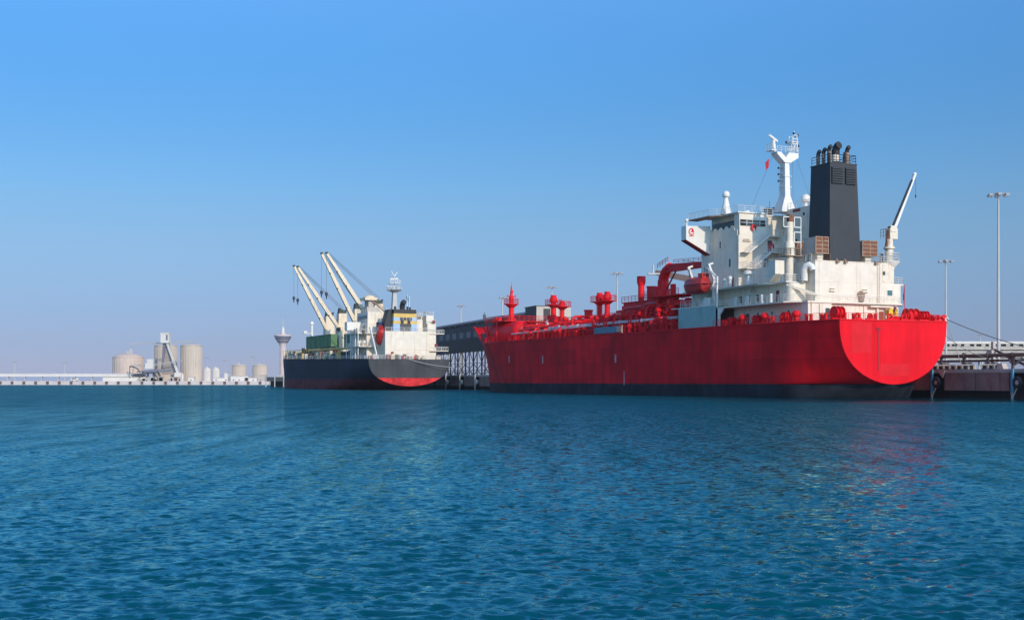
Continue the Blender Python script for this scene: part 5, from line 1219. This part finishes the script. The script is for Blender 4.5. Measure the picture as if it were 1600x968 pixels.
# ------------------------------------------------------------------ grey conveyor gallery on trestles
ga = Vector((4.6,379.5,0)); gd = Vector((-.2985,.9544,0)); grz = math.atan2(gd.y, gd.x)-math.pi/2
gal = thing('conveyor_gallery', ga, 'long dark grey covered gallery on lattice trestles behind the ships', 'gallery', rz=grz)
def G(name, mb, mat, parent=None, **k): return mb.build(name, M[mat], parent or gal, **k)
GL = 152
mb = MB(); mb.prism([(0,22.3),(10,22.3),(10,16.8),(0,16.8)], 'y', 0, GL); G('upper_wall', mb, 'shedwall')
mb = MB(); mb.prism([(.25,16.8),(9.7,16.8),(8.4,13.3),(1.6,13.3)], 'y', 0, GL); G('sloping_underside', mb, 'shedwall')
mb = MB(); mb.prism([(-.7,22.3),(-.7,22.7),(5,24.2),(10.7,22.7),(10.7,22.3)], 'y', -.5, GL+.5); G('roof', mb, 'shedroof')
for k in range(11):
    mb = MB(); y0 = 34+k*9.6; mb.box(-.08,.0,y0,y0+5.2,17.7,19.7); G('window_panel', mb, 'shedpane')
mb = MB(); mb.box(-.14,0,0,GL,20.2,20.35); mb.box(-.14,0,0,GL,17.2,17.4)
for k in range(39): mb.box(-.1,0,k*3.9-.08,k*3.9+.08,16.8,22.3)
G('wall_rib', mb, 'shedwall')
for k in range(16): mb = MB(); mb.cyl((-.5,6+k*9.4,22.0),(-.5,6+k*9.4,22.35),.18,.18,6); G('eave_lamp', mb, 'paleblock')
mb = MB(); mb.box(4.4,5.2,62,62.8,24,25.6); mb.cyl((4.8,62.4,25.6),(4.8,62.4,26.4),.1,.1,4); G('roof_vent', mb, 'shedwall')
for x in (1.4,8.6):
    for k in range(15):
        y = 2+k*10.4
        mb = MB(); mb.box(x-.22,x+.22,y-.22,y+.22,QT-.05,13.3); G('trestle_leg', mb, 'trestle')
for k in range(14):
    y = 2+k*10.4; x = 1.4; mb = MB()
    mb.beam((x,y,QT),(x,y+10.4,8.9),.17,.2); mb.beam((x,y+10.4,QT),(x,y,8.9),.17,.2); mb.beam((x,y,8.9),(x,y+5.2,13.3),.19,.22); mb.beam((x,y+10.4,8.9),(x,y+5.2,13.3),.19,.22); mb.beam((x,y,8.9),(x,y+10.4,8.9),.15,.18)
    G('cross_brace', mb, 'trestle')
tw_ = thing('transfer_house', ga+Vector((0,0,0)), 'tall grey transfer house with beige end wall at the near end of the gallery', 'building', rz=grz)
mb = MB(); mb.box(-.9,9.6,-11,0-.6,QT-.05,24.2); mb.build('wall', M['shedwall'], tw_)
mb = MB(); mb.box(-1.1,9.8,-11.2,-.5,24.2,24.5); mb.build('roof', M['shedroof'], tw_)
mb = MB(); mb.box(-.9,9.6,-11.12,-11,12,24.2); mb.build('end_wall', M['shedbeige'], tw_)
mb = MB(); mb.box(1.2,3.2,-11.2,-11.1,18.6,23.6); mb.build('opening', M['black'], tw_)  # black plate stands in for the shade inside an opening
mb = MB()
for k in range(5): mb.box(-1.0,-.9,-10.4+k*2.2,-10.2+k*2.2,QT,24.2)
mb.build('wall_rib', M['shedwall'], tw_)
# ship loader boom resting over the tanker deck
sl = thing('ship_loader', (46,330,QT), 'brown ship loader boom showing above the red hose crane', 'ship loader')
mb = MB(); mb.beam((-9.0,0,26.2),(8,0,23.0),.6,1.3,w1=.8,h1=1.8); mb.build('boom', M['brownpipe'], sl)
mb = MB(); mb.cyl((-9.2,0,26.4),(8,0,30),.08,.08,4); mb.cyl((-2,0,29.2),(16,0,28.0),.1,.1,4); mb.build('stay_cable', M['rope'], sl)
mb = MB(); mb.rail([(-6,-.4,26.2),(8,-.4,24)],1.1,1.5,.06); mb.box(-11.0,-7.6,-.8,.8,25.6,26.0); mb.cyl((-9.6,0,26.0),(-9.6,0,28.2),.3,.2,6); mb.build('boom_railing', M['galv'], sl)
mb = MB(); mb.box(7,11,-3,3,0,28); mb.build('tower', M['brownpipe'], sl)
# ------------------------------------------------------------------ dark pile pier left of the cargo ship
pr = thing('pile_pier', (-112,596,0), 'low dark pier end on pale piles left of the cargo ship bow', 'pier')
mb = MB(); mb.box(-2.5,24,-3,20,2.6,4.6); mb.build('pier_deck', M['trestle'], pr)
mb = MB(); mb.box(-1,22,3,18,-.5,2.6); mb.build('pier_core', M['quaydark'], pr)
for k in range(6):
    mb = MB(); mb.cyl((-2+k*4.1,-3.2,-1),(-2+k*4.1,-3.2,4.9),.28,.28,8); mb.build('pile', M['galv'], pr)
mb = MB(); mb.box(3,14,0,6,4.6,5.6); mb.box(11,14,0,4,5.6,7.6); mb.build('pier_hut', M['paleblock'], pr)
# ------------------------------------------------------------------ far shore
JY = 905
mb = MB(); mb.box(-1500,-150,JY+14,2600,-2,2.2); g_ = mb.build('ground', M['jetty'], smooth=None); g_['kind'] = 'structure'
jt = thing('jetty', (0,JY,0), 'long pale concrete jetty with brown fenders along the far left shore', 'jetty')
mb = MB(); mb.box(-900,-172,0,16,-1.5,2.75); mb.build('jetty_wall', M['jetty'], jt)
for k in range(64):
    x = -178-k*8.35; mb = MB(); mb.box(x-.85,x+.85,-.6,.05,.6,2.5); mb.build('jetty_fender', M['jettyfender'], jt)
cv = thing('conveyor_gallery', (0,JY+10,0), 'long white covered conveyor gallery along the far left jetty', 'gallery')
mb = MB(); mb.prism([(-1.6,6.0),(1.6,6.0),(1.6,7.6),(0,8.2),(-1.6,7.6)], 'x', -760, -262); mb.build('gallery_tube', M['offwhite'], cv)
for k in range(42):
    x = -264-k*12; mb = MB(); mb.box(x-.2,x+.2,-1.2,1.2,2.7,6.0); mb.build('support_leg', M['galv'], cv)
sh = thing('shed', (-272,JY+7,2.7), 'low white shed under the far conveyor left of the big silo', 'shed')
mb = MB(); mb.box(-19,18,-2,2,0,2.9); mb.build('wall', M['offwhite'], sh)
mb = MB(); mb.box(-19.5,18.5,-2.4,2.4,2.9,3.2); mb.build('roof', M['paleblock'], sh)
# silos
def silo(x, y, r, h, roof, lab, mat='silo', grp=None, zb=2.4):
    t = thing('silo', (x,y,zb), lab, 'silo', grp)
    mb = MB(); mb.cyl((0,0,0),(0,0,h),r,r,40)
    mb.build('drum', M[mat], t, smooth=50)
    mb = MB()
    for k in range(28): a = k*2*math.pi/28; mb.box(r*math.cos(a)-.18,r*math.cos(a)+.18,r*math.sin(a)-.18,r*math.sin(a)+.18,0,h-.1)
    mb.torus((0,0,h),r+.05,.28,'z',40,6); mb.build('wall_rib', M[mat], t)
    mb = MB(); mb.lathe((0,0,h), [(r,0),(r*.82,roof*.45),(r*.45,roof*.85),(.6,roof)] if roof > 1 else [(r*1.0,0),(r*.9,.7),(.5,roof)], 40); mb.build('roof', M[mat], t, smooth=60)
    mb = MB(); mb.box(-.8,.8,-.8,.8,h+roof-.2,h+roof+1.4); mb.rail([(-r*.9,-r*.3,h+.2),(r*.9,-r*.3,h+.2)],1.0,2.5,.1,1); mb.build('roof_head', M['galv'], t)
    return t
SY = 935; kx = SY/2000
b1 = silo((200.5-800)*kx, SY, 23.4*kx, 17.6, 3.2, 'wide squat beige silo with a low dome roof on the far shore')
silo((259-800)*(SY+25)/2000, SY+25, 16.8*kx*1.03, 26.6, .9, 'tall tan silo directly behind the inclined conveyor tower', 'silo2', 'tall tan silos')
silo((299-800)*kx, SY, 16.2*kx, 26.0, .9, 'tall tan silo standing right of the inclined conveyor tower', 'silo2', 'tall tan silos')
for px, lab in ((324,'left one of two small white silos right of the tall silo'),(337.5,'right one of two small white silos right of the tall silo')):
    silo((px-800)*kx, SY, 4.9*kx, 6.6+2.4, .6, lab, 'offwhite', 'small white silos', zb=2.4)
for px, lab in ((373.5,'left one of two ribbed tan tanks near the control tower'),(406,'right one of two ribbed tan tanks near the control tower')):
    silo((px-800)*(SY+10)/2000, SY+10, 10.6*kx, 11.6, .7, lab, 'silo2', 'ribbed tan tanks')
# elevator tower and inclined conveyors
et = thing('elevator_tower', ((259-800)*(SY-16)/2000, SY-16, 2.4), 'white elevator head on a narrow tower with splayed legs between the silos', 'tower')
mb = MB(); mb.box(-2.9,2.9,-3,3,27.6,34.4); mb.box(-3.2,3.2,-3.3,3.3,34.4,34.9); mb.build('head_house', M['offwhite'], et)
mb = MB(); mb.box(.9,2.2,-3.1,-3,29.5,33.5); mb.build('window', M['towerglass'], et)
mb = MB(); mb.beam((-.6,0,28.6),(-2.8,0,9),2.0,2.2,w1=.9,h1=1.0); mb.build('front_leg', M['towerglass'], et)
mb = MB(); mb.beam((-.4,-1,32.2),(10.6,-3,2.6),1.0,1.4); mb.build('inclined_conveyor', M['offwhite'], et)
mb = MB(); mb.prism([(-2.6,9),(.4,28),(2.2,28),(8.5,5),(-2.8,5)], 'y', .6, 1.2); mb.build('lattice_panel', paint('ribbed_panel',(.36,.29,.25),.8,.35,.9), et)
mb = MB(); mb.box(7.6,12.4,-5.4,-1,0,6.4); mb.box(12.6,13.6,-4,-2,0,5.6); mb.build('base_house', M['offwhite'], et)
mb = MB(); mb.box(8.6,10.6,-5.5,-5.4,1.0,3.2); mb.build('door', M['quaydark'], et)
def truss(name, p0, p1, lab, w=.75):
    a = Vector(p0); b = Vector(p1)-a; t = thing(name, a, lab, 'conveyor')
    mb = MB()
    for dz in (0, w): mb.cyl((0,0,dz),(b.x,b.y,b.z+dz),.13,.13,5)
    k = max(4, int(b.length/2.5))
    for i in range(k): mb.cyl(b*(i/k)+Vector((0,0,0 if i%2 else w)), b*((i+1)/k)+Vector((0,0,w if i%2 else 0)), .1,.1,4)
    mb.build('lattice', M['galv'], t)
    mb = MB(); mb.cyl((0,0,w*.5),(b.x,b.y,b.z+w*.5),.12,.12,5); mb.build('belt', M['paleblock'], t)
    return t
P2 = lambda px, row, Y=SY-4: ((px-800)*Y/2000, Y, 2.7+(595-row)*Y/2000)
truss('conveyor_truss', P2(203,537.5), P2(254,536.5), 'thin roof-level conveyor truss from the squat silo to the elevator tower')
truss('conveyor_truss', P2(262,536.5), P2(301,534), 'roof-level conveyor truss from the elevator tower to the right tall silo', 1.1)
truss('conveyor_truss', P2(238,571,SY-22), P2(285,564.5,SY-22), 'sloping lower conveyor truss crossing in front of the tall silos', 1.1)
truss('conveyor_truss', P2(204,571,SY-20), P2(236,572,SY-20), 'short conveyor truss in front of the squat silo', .8)
mb = MB(); p = P2(202,545); mb.box(-.7,.7,-.7,.7,0,3.4); mb.beam((.9,0,0),(.9,0,6.6),.3,.3); mb.beam((-1,0,2.6),(.9,0,4.8),.2,.2); o = mb.build('silo_vent', M['galv'], loc=(p[0],SY,23.0)); tag(o, 'small vent stack on top of the squat silo', 'vent')
ld = thing('ship_loader', ((236-800)*(JY+5)/2000, JY+5, 2.7), 'white ship loader house on dark gantry legs at the far jetty', 'ship loader')
mb = MB(); mb.box(-3.8,1.9,-2,2,8.8,12.6); mb.box(-2.4,1.8,-2,2,12.6,15.6); mb.build('machine_house', M['offwhite'], ld)
mb = MB(); mb.beam((-14,0,4.2),(14.5,0,7.8),1.4,1.2); mb.beam((-10,0,6.6),(9,0,8.4),.8,.8); mb.box(-4.5,4.5,-2,2,6.2,7.4); mb.build('boom', M['towerglass'], ld)
mb = MB()
for x in (-9,-3,2.5,8): mb.beam((x,-2,0),(x*.6,-1,7),.5,.5); mb.beam((x,2,0),(x*.6,1,7),.5,.5)
mb.box(-12,-5,-1.5,1.5,3.6,5.2); mb.build('gantry_leg', M['trestle'], ld)
mb = MB(); mb.pipe([(-15.4,0,10.4),(-12.4,0,10.2),(-9.4,0,8.6),(-7.8,0,6.2)],.45,8); mb.beam((-15.2,0,10.4),(-15.2,0,2),.4,.4); mb.beam((-12.8,0,10),(-12.8,0,2),.3,.3); mb.build('chute', M['shedwall'], ld)
for i in range(18):
    mb = MB(); x = RB.uniform(-8,24); w = RB.uniform(.5,1.4); h = RB.uniform(.8,3.4); mb.box(x-w,x+w,-3,-1.5,0,h); mb.box(x-w-.1,x+w+.1,-3.1,-1.4,h,h+.12); mb.build('base_machinery', M[RB.choice(['greydeck','shedwall','paleblock','offwhite'])], ld)
# small buildings, trucks and posts of the far jetty
for k, (px0, px1, row, lab, mt) in enumerate(((352,357,582,'narrow white cabin left of the long flat shed',  'offwhite'),(362,389,587,'long flat white shed in front of the ribbed tan tanks','offwhite'),(384,403,590,'low white lean-to below the right ribbed tank','offwhite'),(404,416,586,'grey office block beside the pile pier','paleblock'),(270,277,589,'red-brown cabin below the elevator tower','rust'),(335,352,590,'low white wall with dark openings on the far jetty','offwhite'),(296,304,589,'white gate box with dark opening below the right tall silo','offwhite'))):
    Y = JY+9; x0 = (px0-800)*Y/2000; x1 = (px1-800)*Y/2000; h = max(1.4, (595-row)*Y/2000)
    b = thing('shore_building', ((x0+x1)/2, Y, 2.7), lab, 'building')
    w = (x1-x0)/2; mb = MB(); mb.box(-w,w,-3,3,0,h); mb.build('wall', M[mt], b)
    mb = MB(); mb.box(-w-.3,w+.3,-3.3,3.3,h,h+.25); mb.build('roof', M['paleblock'], b)
    mb = MB()
    for i in range(max(1,int(w*2/4))): x = -w+2+i*4 if w > 2 else 0; mb.box(x-.6,x+.6,-3.06,-3,.5,1.2)
    mb.build('window', M['towerglass'], b)
tv = thing('parked_van', ((117-800)*(JY+4)/2000, JY+4, 2.75), 'small pale van parked on the far left jetty', 'van')
mb = MB(); mb.prism([(-2.6,.4),(2.6,.4),(2.6,1.4),(1.6,2.3),(-2.6,2.3)], 'y', -1, 1); mb.build('body', M['offwhite'], tv)
mb = MB(); mb.box(-2,1.2,-1.03,-1,1.4,2.1); mb.build('window', M['glass'], tv)
for x in (-1.6,1.6): mb = MB(); mb.cyl((x,-1.05,.38),(x,1.05,.38),.38,.38,12); mb.build('wheel', M['tyre'], tv)
lightmast((23-800)*.475,950,14.6,'faint light mast at the far left edge above the jetty',2.4,.32,grp='thin light masts on the far jetty')
lightmast((101-800)*.475,950,14.2,'faint light mast above the middle of the far white conveyor',2.4,.32,grp='thin light masts on the far jetty')
lightmast((353-800)*.475,950,15.6,'thin light mast between the white silos and the tan tanks',2.4,.25,grp='thin light masts on the far jetty')
lightmast((324-800)*.475,950,17.6,'thin light mast rising behind the small white silos',2.4,.25,grp='thin light masts on the far jetty')
lightmast((395-800)*.475,950,18.0,'thin light mast between the two ribbed tan tanks',2.4,.25,grp='thin light masts on the far jetty')
# control tower
CY = 960; ck = CY/2000
ct = thing('control_tower', ((442-800)*ck, CY, 2.4), 'pink concrete control tower with flared round top and antenna behind the cargo ship bow', 'tower')
zz = lambda row: .3+(595-row)*ck
mb = MB(); mb.cyl((0,0,0),(0,0,zz(541)),5.0*ck,4.6*ck,24); mb.build('shaft', M['towerstone'], ct)
mb = MB()
for k in range(12): a = k*math.pi/6; mb.beam((5.0*ck*math.cos(a),5.0*ck*math.sin(a),0),(4.7*ck*math.cos(a),4.7*ck*math.sin(a),zz(541)),.3,.3)
mb.build('shaft_rib', M['towerstone'], ct)
mb = MB(); mb.lathe((0,0,0), [(4.7*ck,zz(541)),(5.2*ck,zz(539.5)),(5.4*ck,zz(538)),(6.6*ck,zz(536)),(7.2*ck,zz(534.6)),(8.4*ck,zz(533.2))], 28); mb.build('flared_collar', M['towerstone'], ct)
mb = MB(); mb.lathe((0,0,0), [(8.2*ck,zz(535.0)),(9.4*ck,zz(532.4))], 28); mb.build('lower_window_band', M['towerglass'], ct)
mb = MB(); mb.lathe((0,0,0), [(9.4*ck,zz(532.3)),(10.4*ck,zz(531.2))], 28); mb.build('balcony', M['towerstone'], ct)
mb = MB(); mb.lathe((0,0,0), [(10.6*ck,zz(531.1)),(13.4*ck,zz(525.2))], 28); mb.build('upper_window_band', M['towerglass'], ct)
mb = MB(); mb.lathe((0,0,0), [(13.6*ck,zz(525.1)),(13.6*ck,zz(523.6)),(12.6*ck,zz(522.6)),(4.4*ck,zz(522.2)),(4.0*ck,zz(519.6))], 28); mb.build('roof', M['towerstone'], ct)
mb = MB(); mb.cyl((0,0,zz(519.6)),(0,0,zz(511)),2.8*ck,2.3*ck,16); mb.build('lantern', M['offwhite'], ct)
mb = MB(); mb.cyl((0,0,zz(511)),(0,0,zz(498)),.8*ck,.4*ck,8); mb.build('antenna', M['galv'], ct)
# ------------------------------------------------------------------ haze: one closed box of thin air
HAZE = 0.00005
if HAZE > 0:
    hm = bpy.data.materials.new('haze_air'); hm.use_nodes = True
    t = hm.node_tree; t.nodes.clear()
    pv = t.nodes.new('ShaderNodeVolumePrincipled'); pv.inputs['Color'].default_value = (.80,.86,.97,1); pv.inputs['Density'].default_value = HAZE; pv.inputs['Anisotropy'].default_value = .0
    ou = t.nodes.new('ShaderNodeOutputMaterial'); t.links.new(pv.outputs[0], ou.inputs['Volume'])
    mb = MB(); mb.box(-27500,27500,-27500,27500,-4,60); hz = mb.build('haze', hm, smooth=None); hz['kind'] = 'stuff'
    hm.cycles.homogeneous_volume = True if hasattr(hm.cycles,'homogeneous_volume') else True
